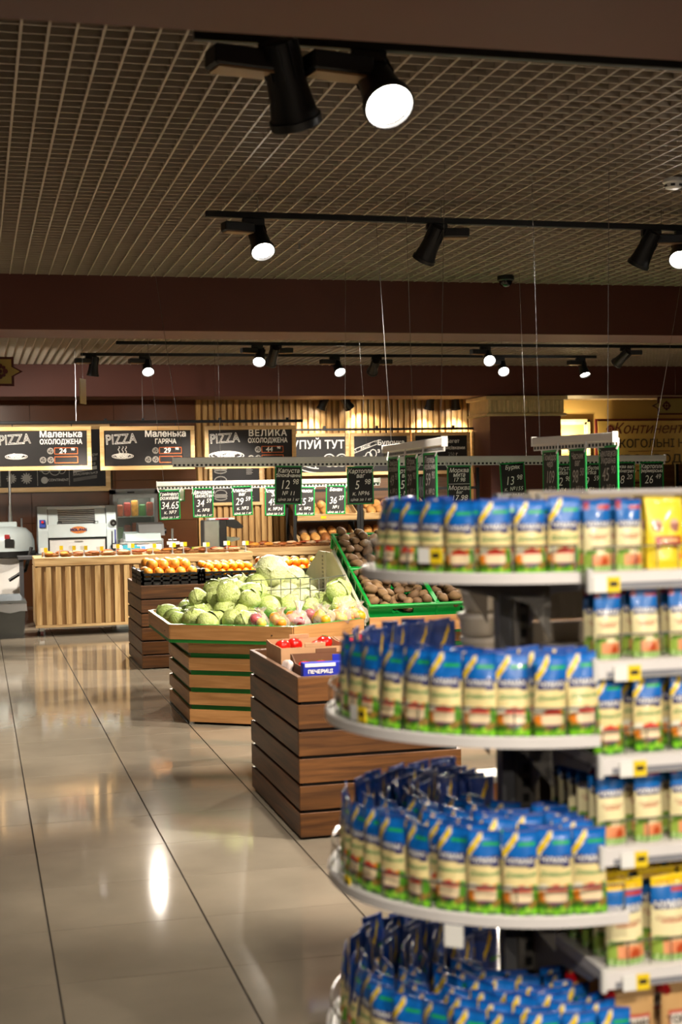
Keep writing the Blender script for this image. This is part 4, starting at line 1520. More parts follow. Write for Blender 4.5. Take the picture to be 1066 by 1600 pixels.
CABM = [cabbage_mat('cabbage_green', 'b0c062', 'dce4a8'), cabbage_mat('cabbage_pale', 'd6d8a8', 'ecebcc'), cabbage_mat('cabbage_leafy', '98b44c', 'ccdc94')]
cabm, leafm = [], []
for s in range(3):
    f_ = blob(0, 0, 40 + s, amp=.07)
    cabm.append(MB().ball((0, 0, 0), (1, 1, .86), 22, 16, f_).mesh('cabbage', CABM[s], 'all'))
    mb = MB()
    n = 9
    vs_, fs_ = [], []
    for i in range(n):
        for j in range(n):
            u, v = (i / (n - 1) - .5) * 1.9, (j / (n - 1) - .5) * 1.7
            k_ = 1.02 + .10 * max(0, (u * u + v * v) - .55) + .02 * sin(9 * u + s) * (u * u)
            d_ = Vector((sin(u) * cos(v), sin(v), cos(u) * cos(v)))
            k_ *= f_(d_)
            vs_.append((d_.x * k_, d_.y * k_, d_.z * k_ * .86 + .01))
    for i in range(n - 1):
        for j in range(n - 1):
            fs_.append((i * n + j, (i + 1) * n + j, (i + 1) * n + j + 1, i * n + j + 1))
    leafm.append(MB().add(vs_, fs_).mesh('outer_leaf', CABM[s], 'all'))


cab_n = 0


def cabbage(x, y, r, mi, lab, grp, dz=0.0, rnd=None):
    b_ = bed_z(x, y)
    z = (b_ if b_ else ZR0) + r * .86 + dz
    o = link('cabbage', cabm[mi], None, (x, y, z), (random.uniform(-.6, .6), random.uniform(-.6, .6), random.uniform(0, 6.28)))
    o.scale = (r, r, r)
    tag(o, lab, 'cabbage', grp)
    for a, b in ((random.uniform(0, 6), random.uniform(.7, 1.4)), (random.uniform(0, 6), random.uniform(1.2, 2.4))):
        link('outer_leaf', leafm[mi], o, (0, 0, 0), (b, 0, a))


lay0 = []
r0 = .083
rnd = random.Random(4)
yy = 9.66
row = 0
while yy < 11.35:
    xx = 1.42 + (.09 if row % 2 else 0)
    while xx < 2.66:
        # stay inside tray, leave the front right corner for the bagged fruit
        cx0 = xx + rnd.uniform(-.02, .02)
        cy0 = yy + rnd.uniform(-.02, .02)
        left_of = 9.99 + (9.45 - 9.99) * (cx0 - 1.30) / .78 if cx0 < 2.08 else 9.45 + .38 * (cx0 - 2.08) / .635
        bag_zone = cx0 > 1.98 and cy0 < 10.12 + .25 * (cx0 - 1.98)
        if cy0 > left_of + .13 and not bag_zone and cx0 > 1.40 and (cy0 < 10.95 or cx0 > 1.7):
            lay0.append((cx0, cy0, r0 * rnd.uniform(.85, 1.12)))
        xx += .163
    yy += .15
    row += 1
for (x, y, r) in lay0:
    pale = x > 2.1 and y > 10.4
    cabbage(x, y, r, (1 if pale else (2 if (x < 1.6 and y > 10.2) else 0)), 'pale cabbage behind the wire divider on the stand' if pale else 'green cabbage in the heap on the hexagonal stand',
            'pale cabbages behind the wire' if pale else 'green cabbages in the heap')
for (x, y, r) in lay0:
    if x > 1.55 and y > 9.98 and (x < 2.0 or y > 10.46) and rnd.random() < .6:
        pale = x > 2.1 and y > 10.4
        cabbage(x + rnd.uniform(-.03, .03) + .05, y + .04, r * 1.04, 1 if pale else (2 if rnd.random() < .3 else 0), 'pale cabbage on top behind the wire divider' if pale else 'green cabbage lying on top of the heap',
                'pale cabbages on top' if pale else 'green cabbages on top', dz=.10)
cabbage(2.22, 10.80, .135, 1, 'largest pale flattened cabbage on top of the heap', None, dz=.14)
cabbage(2.60, 10.22, .098, 0, 'green cabbage leaning against the cream divider panel', None, dz=.13)
cabbage(2.60, 10.08, .10, 0, 'green cabbage low beside the cream divider panel', None, dz=.02)

# wire divider
t = thing('wire_divider', 'thin wire fence standing among the cabbages', 'divider', (0, 0, 0))
pth = [(1.98, 10.42), (2.40, 10.30), (2.70, 10.40)]
for seg in range(2):
    (ax, ay), (bx, by) = pth[seg], pth[seg + 1]
    n = 7 if seg == 0 else 5
    z0, z1 = (.80, .94) if seg == 0 else (.80, .975)
    for zt in (.03, .12, .2):
        MB().cyl((ax, ay, .78 + zt), (bx, by, .80 + zt), .0035, n=5).build('long_wire', WIRE, t)
    for k in range(n):
        f_ = k / (n - 1)
        x, y = ax + (bx - ax) * f_, ay + (by - ay) * f_
        MB().cyl((x, y, .70), (x, y, .99), .0035, n=5).build('upright_wire', WIRE, t)

# bagged fruit
FILM = glassy('bag_film', (1, .98, .97), .1, .92)
FR = [(M('apple_red', 'b01c28', .25, var=.3, scale=8), 'apple', 'red apple'), (M('apple_yellow', 'd8b83c', .3, var=.2, scale=8), 'apple', 'yellow apple'), (ORM[0], 'orange', 'orange'), (M('lemon_dark', 'c8921c', .35, var=.2, scale=8), 'pear', 'golden pear')]
apm = [MB().ball((0, 0, 0), (1, 1, .9), 14, 10, lambda d: 1 - .18 * max(0, d.z) ** 8 - .12 * max(0, -d.z) ** 8).mesh(f[1], f[0], 'all') for f in FR]
apst = MB().cyl((0, 0, .7), (.05, 0, 1.0), .04, n=6).mesh('stalk', M('stalk', '4a3418', .8))


def fruit_bag(label, short, x, y, s, cols, tint=None, tall=1.0):
    z = max(bed_z(x, y) or .64, .695)
    rr = random.Random(int(x * 1000))
    for i, c in enumerate(cols):
        a = i * 2.4
        q = s * .5 * (0 if i == 0 and len(cols) != 2 else 1)
        o = link(FR[c][1], apm[c], None, (x + q * cos(a), y + q * sin(a) * .8, z + .04 + (.03 if i % 2 else 0)), (rr.uniform(-1, 1), rr.uniform(-1, 1), 0))
        r = .042 * rr.uniform(.92, 1.1)
        o.scale = (r, r, r)
        tag(o, '%s inside the %s' % (FR[c][2], short), FR[c][1], 'fruit in plastic bags')
        link('stalk', apst, o)
    sd = int(x * 777)
    f_ = blob(0, 0, sd, amp=.28)
    b = thing('plastic_bag', label, 'bag', (x, y, z + .045), 0, 'clear bags of fruit')
    MB().ball((0, 0, 0), (s, s * .85, .07), 18, 12, lambda d: f_(d) + .07 * sin(9 * d.x + sd) * sin(8 * d.y + 2 * d.z)).build('film', tint or FILM, b, 'all')
    mb = MB()
    n = 12
    vs_, fs_ = [], []
    for k in range(3):
        for i in range(n):
            a = 2 * pi * i / n
            q = (.012, .022, .04)[k] * (1 + .4 * sin(3 * a + sd))
            vs_.append((q * cos(a) + .01, q * sin(a), .055 + (0, .025, .045)[k] * tall + .008 * sin(5 * a + k)))
    for k in range(2):
        for i in range(n):
            fs_.append((k * n + i, k * n + (i + 1) % n, (k + 1) * n + (i + 1) % n, (k + 1) * n + i))
    mb.add(vs_, fs_).build('bag_neck', tint or FILM, b, 'all')


PINK = glassy('bag_film_pink', (1, .90, .88), .15, .8)
fruit_bag('clear bag with one red apple at the front rim', 'left front bag', 1.90, 9.70, .07, [0, 0, 1])
fruit_bag('clear bag with lemon-yellow fruit near the front rim', 'yellow fruit bag', 2.03, 9.66, .075, [1, 3, 2])
fruit_bag('tall pinkish crumpled bag of oranges in the middle', 'pinkish bag', 2.17, 9.72, .10, [2, 2, 0, 2], PINK, 1.8)
fruit_bag('clear bag with two red apples in front of cabbages', 'red apple bag', 2.33, 9.84, .085, [0, 0, 3, 1])
fruit_bag('clear bag of yellow apples at the rim corner', 'yellow apple bag', 2.36, 9.72, .07, [1, 1, 3])
fruit_bag('clear bag of golden pears beside the cream panel', 'pear bag', 2.50, 9.80, .085, [3, 3, 1])
fruit_bag('clear bag holding one orange by the cream panel', 'single orange bag', 2.56, 9.90, .075, [2, 3])
fruit_bag('rightmost clear bag of golden fruit by the potatoes', 'rightmost bag', 2.66, 9.90, .08, [3, 3, 3])

# ================================================================== potato stand with green crates
SL = RD(24)
ps = thing('potato_stand', 'cream gabled stand carrying green potato crates', 'display stand', (2.72, 9.9, 0))
PW = 2.3
MB().span(.02, PW, .12, 2.5, .05, .60).build('base', GREEND, ps)
fmp = MB().box((0, 0, 0), (PW, .02, pz - .034), ch=.002).mesh('plank', W_MID)
for k in range(5):
    link('plank', fmp, ps, (PW / 2 + .01, .11, pz * (k + .5)))
for k in range(3):
    MB().span(k * PW / 3 + .004, (k + 1) * PW / 3 - .004, -.075, -.055, ZR0, ZR1, ch=.002).build('rim_board', W_MID, ps)
MB().span(0, PW, -.055, 2.5, ZR0 - .02, ZR0).build('deck', GREEND, ps)
MB().prism([(0, .62), (0, .70), (1.15, 1.12), (1.35, 1.12), (2.4, .70), (2.4, .62)], .02, PW - .02, 'x').build('gable', GREEND, ps)
pn = MB().prism([(.01, .66), (.01, .72), (.93, 1.15), (1.4, 1.15), (2.4, .72), (2.4, .66)], -.012, .0, 'x').build('end_panel', CREAMP, ps)
MB().span(-.02, -.012, .55, 1.0, .64, .66).build('panel_foot', CREAMP, ps)
MB().prism([(.0, .715), (.01, .74), (.93, 1.17), (.94, 1.15)], -.02, .004, 'x').build('panel_edge', M('edge_cream', 'e6e0c8', .4), ps)
po = MB().span(-.03, -.012, 1.13, 1.24, .66, 1.15).build('upright', CREAMP, ps)
for k in range(14):
    MB().span(-.0315, -.029, 1.165, 1.172, .70 + k * .031, .718 + k * .031).build('slot', BLACK, po)
    MB().span(-.0315, -.029, 1.195, 1.202, .70 + k * .031, .718 + k * .031).build('slot', BLACK, po)


def green_crate(label, x, s0, W=.50, L=.58, H=.11):
    """crate lying on the slope, s0 metres up from the foot"""
    t = thing('potato_crate', label, 'crate', (x, 9.9 + .02 + s0 * cos(SL), .70 + s0 * sin(SL)), (SL, 0, 0), 'green potato crates')
    MB().span(0, W, 0, L, 0, .006).build('base', GREENP, t)
    for nm, (a, b, c, d) in (('front_wall', (0, W, 0, .006)), ('back_wall', (0, W, L - .006, L)), ('side_wall', (0, .006, .006, L - .006)), ('side_wall', (W - .006, W, .006, L - .006))):
        mb = MB()
        if nm == 'front_wall':
            mb.span(a, b, c, d, 0, .045).span(a, a + .17, c, d, .045, .085).span(b - .17, b, c, d, .045, .085).span(a, b, c, d, .085, H)
        else:
            # lattice wall: thin sheet low, ribs above
            mb.span(a, b, c, d, 0, H * .35)
            lx = (b - a) > (d - c)
            n = 14 if lx else 20
            for i in range(n + 1):
                if lx:
                    q = a + (b - a) * i / n
                    mb.span(q - .003, q + .003, c, d, H * .35, H)
                else:
                    q = c + (d - c) * i / n
                    mb.span(a, b, q - .003, q + .003, H * .35, H)
            for k in range(5):
                zq = H * .35 + H * .65 * k / 5
                mb.span(a, b, c, d, zq - .003, zq + .003)
        mb.build(nm, GREENP, t)
    mb = MB()
    for (a, b, c, d) in ((-.014, W + .014, -.014, .008), (-.014, W + .014, L - .008, L + .014), (-.014, .008, .008, L - .008), (W - .008, W + .014, .008, L - .008)):
        mb.span(a, b, c, d, H - .004, H + .014, ch=.003)
    mb.build('rim', GREENP, t)
    for xx in (0, W):
        for yy in (0, L * .35, L * .65, L):
            MB().box((xx + (-.006 if xx == 0 else .006), yy + (.008 if yy == 0 else (-.008 if yy == L else 0)), H / 2), (.014, .022, H), ch=.003).build('rib', GREENP, t)
    return t


POT = [M('potato_a', '6f5434', .75, var=.25, scale=18, bump=.3), M('potato_b', '5c4328', .75, var=.25, scale=18, bump=.3)]
potm = [MB().ball((0, 0, 0), (.045, .034, .03), 12, 9, blob(0, 0, 70 + s, amp=.12)).mesh('potato', POT[s % 2], 'all') for s in range(4)]
Rsl = Matrix.Rotation(SL, 3, 'X')
prnd = random.Random(9)
pc = 0
crates = [(2.745, .0, 'lower left'), (3.265, .0, 'lower second'), (3.785, .0, 'lower third'), (2.745, .60, 'upper left'), (3.265, .60, 'upper second')]
for (x, s0, w) in crates:
    cr_ = green_crate('%s green plastic crate of potatoes on the stand' % w, x, s0)
    org = Vector(cr_.location)
    vis = w in ('lower left', 'lower second', 'upper left')
    for ly in range(2 if vis else 1):
        for i in range(6):
            for j in range(8):
                if ly == 0 and vis and 0 < i < 4 and 1 < j < 6 and not (i + j) % 3 == 0:
                    pass
                if not vis and j > 2:
                    continue
                px_ = .05 + i * .08 + prnd.uniform(-.015, .015)
                py_ = .05 + j * .068 + prnd.uniform(-.015, .015)
                hh = .07 + .055 * ly + .02 * sin(i * 1.3 + j) + (.03 * (j / 7) if True else 0)
                if ly == 1 and prnd.random() < .35:
                    continue
                p_ = org + Rsl @ Vector((px_, py_, hh))
                o = link('potato', potm[prnd.randrange(4)], None, p_, (prnd.uniform(-.6, .6), prnd.uniform(-.6, .6), prnd.uniform(0, 6)))
                k_ = prnd.uniform(.85, 1.2)
                o.scale = (k_, k_, k_)
                pc += 1
                tag(o, 'brown potato in the %s green crate' % w, 'potato', 'potatoes in the %s green crate' % w)

# ================================================================== hanging price rails
def rail(label, p, q, wires):
    p, q = Vector(p), Vector(q)
    L = (q - p).length
    d = (q - p).normalized()
    t = link('price_rail', None, None, p)
    ex = d
    ez = (Vector((0, 0, 1)) - d * d.z).normalized()
    ey = ez.cross(ex)
    t.rotation_euler = Matrix((ex, ey, ez)).transposed().to_euler()
    tag(t, label, 'rail', 'hanging price rails')
    MB().span(0, L, -.012, .012, -.025, .02, ch=.004).build('bar', RAILW, t)
    MB().span(0, L, -.003, .003, -.055, -.025).build('perforated_strip', RAILW, t)
    mb = MB()
    n = int(L / .034)
    for i in range(n):
        mb.span(.01 + i * .034, .01 + i * .034 + .018, -.0045, .0045, -.048, -.032)
    o = mb.build('slot_row', BLACK, t)
    o['kind'] = 'stuff'
    for x in (-.004, L - .004):
        MB().span(x, x + .008, -.016, .016, -.03, .024).build('end_cap', WHITEP, t)
    for (s_, top) in wires:
        a = Vector((s_ * L, 0, .02))
        wtop = Vector(top)
        Mi = Matrix((ex, ey, ez))
        MB().cyl(a, Mi @ (wtop - p), .0016, n=5).build('suspension_wire', WIRE, t)
    return t


def price_tag(label, x, y, ztop, lines, big, cents, rz=0.0, w=.205, h=.295, foot='ціна за 1 кг', tilt=0.0, num=None, chalk=None, rule=False):
    chalk = chalk or CHALK
    t = thing('price_tag', label, 'price tag', (x, y, ztop), (0, tilt, rz), 'chalk price tags on the rails')
    MB().span(-w / 2 + .006, w / 2 - .006, -.003, .003, -h + .006, -.006).build('board', CHALKB, t)
    mb = MB()
    b = .011
    for (a, c, d, e) in ((-w / 2, w / 2, -b, 0), (-w / 2, w / 2, -h, -h + b), (-w / 2, -w / 2 + b, -h, 0), (w / 2 - b, w / 2, -h, 0)):
        mb.span(a, c, -.006, .005, d, e, ch=.002)
    mb.build('frame', GREENF, t)
    for s_ in (-1, 1):
        MB().tube([(s_ * (w / 2 - .004), -.008, -.02), (s_ * (w / 2 + .008), -.004, .0), (s_ * (w / 2 + .002), 0, .035)], .005, 5).build('clip', glassy('clear_clip', (.95, .95, .95), .1, .4), t)
    z = -.04
    for ln in lines:
        sz = .048 if len(ln) < 9 else .038
        put_text(ln, sz, 0, z, chalk, t, -.0045, shear=.2, sx=.92, bold=.0008)
        z -= .036
    if big:
        put_text(big, .097, -.03 if cents else 0, -.15, chalk, t, -.0045, shear=.2, sx=.8)
        if cents:
            put_text(cents, .058, .055, -.125, chalk, t, -.0045, shear=.2, sx=.85)
    if num:
        put_text(num, .045, .0, -.215, chalk, t, -.0045, shear=.2)
    if foot:
        put_text(foot, .032, 0, -.262, chalk, t, -.0045, shear=.25)
    if rule:
        MB().span(-.09, .09, -.0055, -.0035, -.149, -.146).build('chalk_rule', chalk, t)
    return t


YA, YBb = 13.6, 10.8
rail('lower silver price rail above the oranges', (1.683, YA, 1.722), (3.9, YA, 1.722), ((.03, (1.60, YA, 3.37)), (.28, (2.30, YA, 3.37)), (.95, (3.7, YA, 3.37))))
TA = [(1.80, 1.660, ['Грейпфрут', 'рожевий'], '34.65', '', 'к. №7', 'chalk price tag for pink grapefruit, leftmost on the lower rail'),
      (2.125, 1.674, ['Мандарин', 'Пакистан'], '34', '59', 'к. №8', 'chalk price tag for mandarins, second on the lower rail'),
      (2.505, 1.684, ['Апельсин', 'ваг'], '29', '59', 'к. №3', 'chalk price tag for oranges, third on the lower rail'),
      (2.835, 1.672, ['Апельсин', 'Зел'], '49', '98', 'к. №34', 'chalk price tag half hidden behind the cabbage tag'),
      (3.135, 1.668, ['Лимон'], '55', '29', 'к. №2', 'chalk price tag for lemons right behind the cabbage tag'),
      (3.447, 1.676, ['Банан'], '36', '27', '№1', 'chalk price tag for bananas, rightmost on the lower rail')]
for (x, z, ls, b_, c_, n_, lab) in TA:
    price_tag(lab, x, YA, z, ls, b_, c_, num=n_, w=.2, h=.283, tilt=RD(random.uniform(-1.5, 1.5)))
t = thing('price_tag', 'plain white card in a green frame behind the leftmost tag', 'price tag', (1.86, YA + .06, 1.69), 0, 'chalk price tags on the rails')
MB().span(-.09, .09, 0, .004, -.13, 0).build('card', WHT, t)
MB().span(-.1, .1, .005, .009, -.14, .01).build('frame', GREENF, t)
rail('long upper silver price rail above the cabbages and potatoes', (1.46, YBb, 1.895), (5.57, YBb, 1.862), ((.02, (1.35, YBb, 3.37)), (.33, (2.85, YBb, 3.37)), (.7, (4.3, YBb, 3.37)), (.97, (5.75, YBb, 3.37))))
TB = [(2.362, 1.838, ['Капуста', 'білокачанна'], '12', '98', '№ 11', 'chalk price tag for white cabbage, leftmost on the upper rail', -1.5),
      (2.937, 1.826, ['Картопля', 'ваг'], '5', '98', 'к. №96', 'chalk price tag for potatoes, second on the upper rail', .5),
      (3.31, 1.822, ['Картопля', 'ваг'], '5', '98', 'к. №97', 'price tag partly hidden behind the slanted tags', 0),
      (4.21, 1.838, ['Буряк'], '13', '98', 'к. №155', 'tilted chalk price tag for beetroot before the column', 3),
      (4.64, 1.822, ['Капуста', 'пекін'], '12', '98', '№4', 'price tag hidden between the two slanted tags', 0),
      (4.89, 1.822, ['Цибуля', 'ріпка'], '9', '59', '№9', 'price tag half hidden behind the rightmost slanted tag', 0),
      (5.19, 1.830, ['Морква вага', 'для вінегрету'], '18', '20', '', 'second chalk price tag from the right end of the upper rail', -1.5),
      (5.447, 1.828, ['Картопля', 'фермерська'], '26', '49', '', 'chalk price tag at the right end of the upper rail', 0)]
for (x, z, ls, b_, c_, n_, lab, tl) in TB:
    price_tag(lab, x, YBb, z, ls, b_, c_, num=n_, w=.215, h=.30, tilt=RD(-tl))
t = price_tag('chalk price tag listing two kinds of carrots', 3.757, YBb, 1.82, ['Морква', 'мита'], '', '', w=.2, h=.33, foot=None, rule=True)
put_text('17 98', .045, 0, -.115, CHALK, t, -.0045, shear=.2)
put_text('Морква', .05, 0, -.18, CHALK, t, -.0045, shear=.2)
put_text('ваг', .036, 0, -.215, CHALK, t, -.0045, shear=.2)
put_text('17 98', .06, 0, -.26, CHALK, t, -.0045, shear=.2)
# two slanted rails running along the aisle
rail('left slanted silver price rail near the pouches', (2.60, 8.95, 1.915), (2.37, 7.03, 1.905), ((.15, (2.50, 8.7, 3.37)), (.55, (2.45, 7.9, 3.37)), (.95, (2.42, 7.1, 3.37))))
rail('right slanted silver price rail near the pouches', (3.018, 7.40, 1.908), (3.115, 6.57, 1.905), ((.08, (3.0, 7.33, 3.37)), (.92, (3.12, 6.6, 3.37))))
for (x, y, z, rz, ls, b_, c_, lab) in ((2.545, 8.55, 1.852, -88, ['Помідор', 'рожевий'], '49', '98', 'leftmost slanted price tag seen almost edge-on'),
                                       (2.487, 7.99, 1.852, -88, ['Огірок', 'гладкий'], '39', '90', 'middle tag of the left slanted rail'),
                                       (2.427, 7.45, 1.852, -88, ['Перець', 'червоний'], '59', '90', 'right tag of the left slanted rail'),
                                       (3.040, 7.22, 1.853, -90, ['Помідор', 'чері'], '109', '', 'left tag of the right slanted rail'),
                                       (3.073, 6.93, 1.853, -90, ['Часник', 'ваг'], '98', '50', 'middle tag of the right slanted rail'),
                                       (3.108, 6.63, 1.86, -88, ['Баклажан', 'Україна'], '45', '90', 'rightmost slanted price tag with many chalk lines')):
    price_tag(lab, x, y, z, ls, b_, c_, rz=RD(rz), num='к. №12', chalk=CHALK_G)

# ================================================================== near shelf gondola with half round end
GX, GY = 1.227, 3.13
go = thing('shelf_gondola', 'white shelving unit with round end shelves full of pouches', 'shelf unit', (GX, GY, 0))
GDARK = M('gondola_dark', '68635c', .5, var=.05)
TAUPE = M('panel_taupe', '9a8d7a', .55, var=.06, scale=3)
up_ = MB().span(-.02, .03, -.03, .03, 0, 1.66, ch=.003).build('upright', GDARK, go)
for k in range(44):
    MB().span(-.004, .012, -.0315, -.029, .1 + k * .035, .12 + k * .035).build('slot', BLACK, up_)
MB().span(-.05, -.02, -.02, .02, 0, 1.66).build('side_post', M('post_grey', '6a6a6c', .4), go)
for k in range(5):
    MB().span(.03, 2.6, -.012, .012, .12 + k * .31, .12 + (k + 1) * .31 - .004).build('back_panel', TAUPE, go)
MB().span(.0, 2.6, -.42, .42, 0, .1).build('plinth', GDARK, go)


def half_disc(R, ext, n=28, x_in=0.0):
    """outline of the round shelf: arc from front to back bulging to -x, plus a straight extension"""
    pts = [(ext, -R)] + [(-R * sin(pi * i / n), -R * cos(pi * i / n)) for i in range(n + 1)] + [(ext, R)]
    return pts


def round_shelf(z, R, ext, tagx=None):
    s = MB().prism(half_disc(R - .012, ext), z - .022, z - .010).build('round_shelf', SHELFW, go)
    # rolled lip
    pts = half_disc(R, ext)
    inner = half_disc(R - .014, ext)
    mb = MB()
    n = len(pts)
    prof = [(0, -.024), (1, -.024), (1.0, -.004), (.6, .0), (0, -.006)]
    vs_, fs_ = [], []
    for i in range(n):
        for (k, dz) in prof:
            x = inner[i][0] + (pts[i][0] - inner[i][0]) * k
            y = inner[i][1] + (pts[i][1] - inner[i][1]) * k
            vs_.append((x, y, z + dz))
    m_ = len(prof)
    for i in range(n - 1):
        for k in range(m_):
            fs_.append((i * m_ + k, i * m_ + (k + 1) % m_, (i + 1) * m_ + (k + 1) % m_, (i + 1) * m_ + k))
    fs_ += [tuple(range(m_)), tuple((n - 1) * m_ + k for k in range(m_))]
    mb.add(vs_, fs_).build('lip', SHELFW, s, True)
    # wire guard
    g = half_disc(R - .012, ext - .005, 40)
    g3 = [(x, y, z + .055) for x, y in g]
    gb = MB().tube([(g[0][0], g[0][1], z)] + g3 + [(g[-1][0], g[-1][1], z)], .0028, 6).build('wire_guard', WIRE, s, True)
    mb = MB()
    for i in range(0, len(g), 3):
        mb.cyl((g[i][0], g[i][1], z - .005), (g[i][0], g[i][1], z + .055), .0016, n=5)
    mb.build('guard_uprights', WIRE, s)['kind'] = 'stuff'
    # bracket below: arched fin
    for yy in (-.006, .2, -.2):
        xr = -(R * R - yy * yy) ** .5 * .8 if abs(yy) < R else 0
        MB().prism([(0, z - .03), (xr, z - .03), (xr * .6, z - .045), (xr * .2, z - .08), (0, z - .16)], yy - .003, yy + .003, 'y').build('bracket', GDARK, s)
    return s


SH = [(1.497, .365, .0), (1.168, .455, .0), (.80, .455, .058), (.425, .465, .05)]
shelves = [round_shelf(*s) for s in SH]


def shelf_label(parent, x, y, z, rz=0.0, w=.06, white=True, name='price_label'):
    l = link(name, None, parent, (x, y, z), rz)
    MB().span(-w / 2, 0, -.0015, .0015, -.016, .016).build('white_half', WHT, l)
    MB().span(0, w / 2, -.002, .0015, -.016, .016).build('yellow_half', YELT, l)
    MB().span(.006, w / 2 - .006, -.0026, -.0021, -.004, .006).build('price_print', DARKTX, l)


def on_arc(R, deg):
    a = RD(deg)   # 0 = front (-y), 90 = left (-x)
    return -R * sin(a), -R * cos(a), -a


for si, deg, zz in ((0, 52, .035), (1, 72, .02), (2, 82, .0)):
    x, y, a = on_arc(SH[si][1] - .006, deg)
    shelf_label(shelves[si], x, y, SH[si][0] + zz, a)
MB().span(-.02, .02, -.002, .002, -.045, .0).build('white_card', WHT, shelves[2], loc=(-.29, -.358, .775), rot=-RD(39))


def straight_shelf(z, yf, x0=.02, x1=2.55, guard=True, tag_x=(.07,), back=False):
    sgn = 1 if back else -1
    s = MB().span(x0, x1, min(sgn * .012, sgn * yf), max(sgn * .012, sgn * yf), z - .028, z - .004).build('straight_shelf', SHELFW, go)
    yl = sgn * yf
    MB().prism([(yl, z), (yl + sgn * .012, z - .004), (yl + sgn * .014, z - .038), (yl, z - .042)], x0, x1, 'x').build('lip', SHELFW, s)
    MB().span(x0 + .02, x1, yl + sgn * .0145, yl + sgn * .0155, z - .036, z - .024).build('label_holder', M('holder_grey', '8a8a90', .3), s)
    MB().span(x0 - .012, x0, min(yl, yl + sgn * .018), max(yl, yl + sgn * .018), z - .046, z + .006, ch=.003).build('end_cap', WHITEP, s)
    if guard and not back:
        mb = MB().tube([(x0 + .01, -yf + .008, z), (x0 + .01, -yf + .008, z + .05), (x1, -yf + .008, z + .05)], .0022, 6)
        mb.build('wire_guard', WIRE, s)
        mb = MB()
        for i in range(1, 18):
            mb.cyl((x0 + .01 + i * .05, -yf + .008, z - .004), (x0 + .01 + i * .05, -yf + .008, z + .05), .0014, n=5)
        mb.build('guard_uprights', WIRE, s)['kind'] = 'stuff'
    MB().prism([(sgn * .012, z - .03), (sgn * yf * .9, z - .03), (sgn * yf * .85, z - .045), (sgn * yf * .45, z - .06), (sgn * yf * .2, z - .10), (sgn * .012, z - .17)], x0 - .002, x0 + .002, 'x').build('bracket', M('bracket_grey', '8a868a', .4), s)
    if not back:
        for tx in tag_x:
            shelf_label(s, x0 + tx, -yf - .017, z - .028)
    return s


SS = [(1.497, .37), (1.312, .39), (1.115, .41), (.925, .41), (.668, .41)]
for (z, yf) in SS:
    straight_shelf(z, yf, tag_x=(.03 if z > 1.4 else .065, .32))
for (z, yf) in ((1.168, .40), (.80, .42), (.425, .42)):
    straight_shelf(z, yf, back=True)
straight_shelf(.43, .42, guard=False, tag_x=())

# ------------------------------------------------------------------ stand-up pouches
PWD, PH, PD = .075, .180, .040


def pouch_t(u, v, W, H, D):
    """half thickness at u in -1..1, v in 0..1"""
    if v >= .93:
        tv = .0012
    else:
        tv = D / 2 * ((1 - v / .93) ** .62) * min(1.0, .55 + v * 4)
    return tv * max(0.0, 1 - abs(u) ** 2.6) + .0006


def pouch_mesh(name, print_fn, mat, W=PWD, H=PH, D=PD, seed=0, nu=26, nv=52):
    rr = random.Random(seed)
    ph = [rr.uniform(0, 6) for _ in range(6)]

    def shape(u, v, side):
        hw = W / 2 * (1 - .05 * v - .03 * sin(pi * v))
        t_ = pouch_t(u, v, W, H, D)
        wob = .0012 * sin(7 * v + 3 * u + ph[0]) + .0009 * sin(13 * v - 5 * u + ph[1]) * (1 - abs(u))
        lean = .006 * sin(ph[2]) * v * v + .004 * v * v * sin(ph[4])
        edge = .002 * sin(5 * v + ph[3])
        z = H * v + (.0018 * cos(u * 2 + ph[5]) if v > .9 else 0) + (.004 * (abs(u) ** 3) if v < .1 else 0) * (1 - v * 10)
        return (u * hw + edge * v, side * t_ + wob * (1 if t_ > .001 else .6) + lean, max(0.0, z))
    verts, faces, cols = [], [], []
    for side in (-1, 1):
        base = len(verts)
        for j in range(nv + 1):
            for i in range(nu + 1):
                u, v = -1 + 2 * i / nu, j / nv
                verts.append(shape(u, v, side))
                cols.append(print_fn((u + 1) / 2 if side < 0 else 1 - (u + 1) / 2, v, side < 0))
        for j in range(nv):
            for i in range(nu):
                q = (base + j * (nu + 1) + i, base + j * (nu + 1) + i + 1, base + (j + 1) * (nu + 1) + i + 1, base + (j + 1) * (nu + 1) + i)
                faces.append(q if side < 0 else q[::-1])
    n1 = (nu + 1) * (nv + 1)
    for j in range(nv):   # side seams
        for i in (0, nu):
            a, b = j * (nu + 1) + i, (j + 1) * (nu + 1) + i
            faces.append((a, b, n1 + b, n1 + a))
    for i in range(nu):   # bottom gusset and top seal
        faces.append((i, i + 1, n1 + i + 1, n1 + i))
        a = nv * (nu + 1) + i
        faces.append((a, a + 1, n1 + a + 1, n1 + a))
    me = bpy.data.meshes.new(name)
    me.from_pydata(verts, [], faces)
    at = me.color_attributes.new('Print', 'FLOAT_COLOR', 'POINT')
    flat = []
    for c in cols:
        flat += [c[0], c[1], c[2], 1.0]
    at.data.foreach_set('color', flat)
    for p in me.polygons:
        p.use_smooth = True
    me.materials.append(mat)
    return me, shape


def C_(h):
    return rgb(h)


BLU, BLU2, NAVY, CRM = C_('0868c0'), C_('0a3f98'), C_('1a1a62'), C_('eedb9c')
YEL, GRN, WHI, RED = C_('f2cc08'), C_('22b24c'), C_('f6f6f0'), C_('d8301c')
LIME, PURP, ORG, DGR = C_('7cc822'), C_('5a1e50'), C_('ef8a28'), C_('2f6a1c')


def in_ell(u, v, cu, cv, ru, rv):
    return ((u - cu) / ru) ** 2 + ((v - cv) / rv) ** 2 < 1


